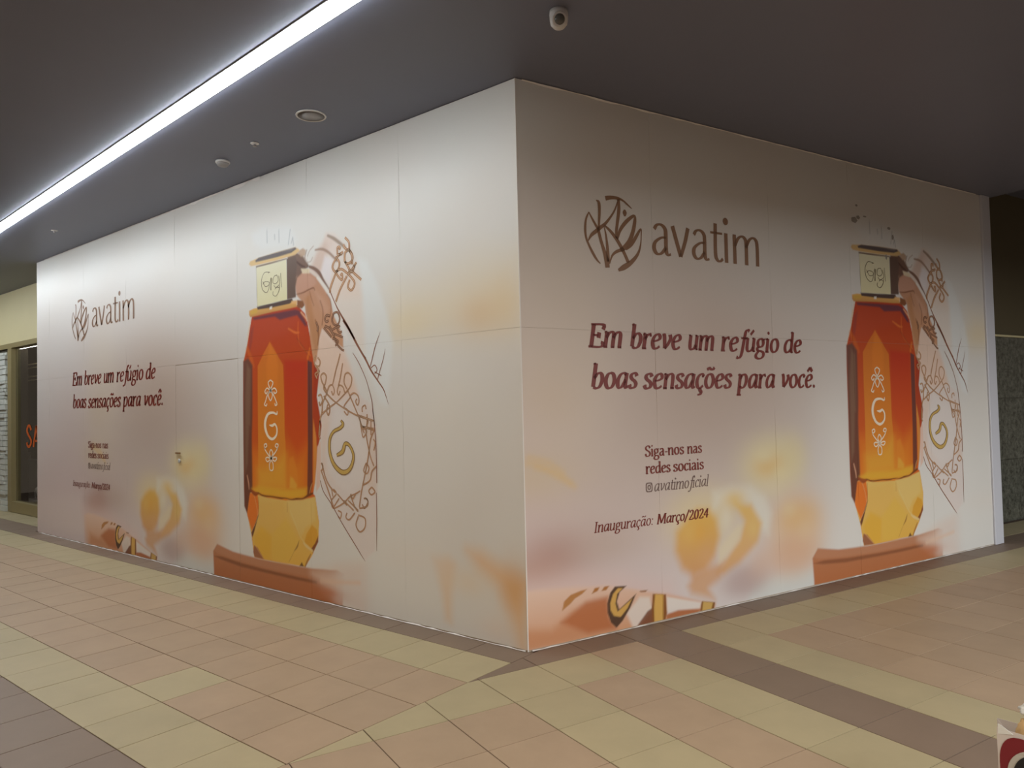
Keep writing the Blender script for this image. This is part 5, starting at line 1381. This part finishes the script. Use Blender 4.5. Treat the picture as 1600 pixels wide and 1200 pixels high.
# ------------------------------------------------------------------ the granite front beyond the right end
wall_right = prism_obj('wall_right', [td(5.6, -0.66)[:2], td(13, -0.66)[:2], td(13, -0.9)[:2], td(5.6, -0.9)[:2]], 0.0, H + 0.45, 'facade_dark')
tag(wall_right, 'dark olive wall beyond the far right end of the hoarding', kind='structure')
for i in range(8):
    for j in range(3):
        a = 5.7 + 0.9 * i
        z0 = 0.0 + 0.775 * j
        bm = bmesh.new()
        add_prism(bm, [td(a + 0.002, -0.655)[:2], td(a + 0.898, -0.655)[:2], td(a + 0.898, -0.63)[:2], td(a + 0.002, -0.63)[:2]], z0 + 0.002, z0 + 0.773)
        from_bm('slab', bm, 'granite', wall_right)
bm = bmesh.new()
add_prism(bm, [td(5.7, -0.655)[:2], td(12.9, -0.655)[:2], td(12.9, -0.615)[:2], td(5.7, -0.615)[:2]], 2.327, 2.352)
from_bm('ledge', bm, 'fascia', wall_right)

# ------------------------------------------------------------------ the bag that enters at the lower right
def on_floor(t_right, depth):
    v = CAM_POS + _fw * depth + _rt * t_right
    return Vector((v.x, v.y, 0))


bagp = on_floor(1.800, 2.62)
bag = empty('shopping_bag', bagp)
tag(bag, 'white shopping bag with dark red and black round print at the floor edge', 'bag')
face = Vector((CAM_POS.x - bagp.x, CAM_POS.y - bagp.y, 0)).normalized()
bag.rotation_euler = (0, 0, math.atan2(face.y, face.x) + math.pi / 2)
bw, bd, bh = 0.105, 0.05, 0.395          # half width, half depth, height
bm = bmesh.new()
n = 8
outer, inner = [], []
prof = [(-bw, -bd), (0, -bd - 0.006), (bw, -bd), (bw - 0.018, 0), (bw, bd), (0, bd + 0.004), (-bw, bd), (-bw + 0.018, 0)]
levels = [0.0, 0.10, 0.20, 0.30, bh]
rings = []
for zi, zz in enumerate(levels):
    kx = 1.0 - 0.03 * zi / 4 + (0.02 if zi == 4 else 0)
    rings.append([bm.verts.new((x * kx, y * (1 - 0.10 * zi / 4), zz + (0.012 if (zi == 4 and i in (0, 6)) else 0))) for i, (x, y) in enumerate(prof)])
for a, b in zip(rings[:-1], rings[1:]):
    for i in range(8):
        j = (i + 1) % 8
        bm.faces.new((a[i], a[j], b[j], b[i]))
bm.faces.new(list(reversed(rings[0])))
body = from_bm('body', bm, 'bag', bag)
sol = body.modifiers.new('paper', 'SOLIDIFY')
sol.thickness = 0.0015
sol.offset = -1


def bag_print(name, cx, cz, rx, rz, m, lift, power=2.0):
    bm = bmesh.new()
    lo, hi = [], []
    for k in range(36):
        a = 2 * math.pi * k / 36
        c, s = math.cos(a), math.sin(a)
        c = math.copysign(abs(c) ** (2 / power), c)
        s = math.copysign(abs(s) ** (2 / power), s)
        x, z = cx + rx * c, cz + rz * s
        y = -bd * (1 - 0.10 * z / bh) - 0.006 * (1 - abs(x) / bw) - lift
        hi.append(bm.verts.new((x, y, z)))
    bm.faces.new(hi)
    return from_bm(name, bm, m, bag)


tag(bag_print('print_patch', -0.040, 0.290, 0.058, 0.094, 'bag_red', 0.0012, 2.4), 'dark red rounded patch')
tag(bag_print('print_ring', 0.000, 0.262, 0.076, 0.085, 'bag_grey', 0.0032), 'pale ring inside the red patch')
tag(bag_print('print_disc', 0.006, 0.256, 0.066, 0.078, 'bag_black', 0.0050), 'black disc in the ring')
bm = bmesh.new()
p = [bm.verts.new(v) for v in ((-bw + 0.004, -bd + 0.004, bh - 0.01), (-bw + 0.050, -bd, bh - 0.002), (-bw + 0.016, -bd + 0.002, bh + 0.022), (-bw + 0.006, -bd + 0.003, bh + 0.026))]
bm.faces.new(p)
fl = from_bm('corner_flap', bm, 'tissue', bag)
sm_ = fl.modifiers.new('paper', 'SOLIDIFY')
sm_.thickness = 0.002


def lump(name, center, radii, m, label, cat, seed, amp):
    o = empty(name, bagp)
    o.rotation_euler = bag.rotation_euler
    tag(o, label, cat)
    bm = bmesh.new()
    bmesh.ops.create_icosphere(bm, subdivisions=4, radius=1.0)
    for v in bm.verts:
        q = v.co.normalized()
        f = 1 + amp * noise.noise(q * 2.2 + Vector((seed, 0, 0))) + amp * 0.5 * noise.noise(q * 5 + Vector((0, seed, 0)))
        v.co = Vector((center[0] + q.x * radii[0] * f, center[1] + q.y * radii[1] * f, center[2] + q.z * radii[2] * f))
    c = from_bm('wrapping', bm, m, o, True)
    return o


lump('parcel', (0.004, 0.0, 0.370), (0.056, 0.034, 0.072), 'bread', 'beige parcel sticking out of the white shopping bag', 'parcel', 2.0, 0.18)
lump('tissue_paper', (0.014, 0.004, 0.468), (0.046, 0.024, 0.026), 'tissue', 'crumpled white tissue on top of the beige parcel', 'paper', 7.0, 0.5)
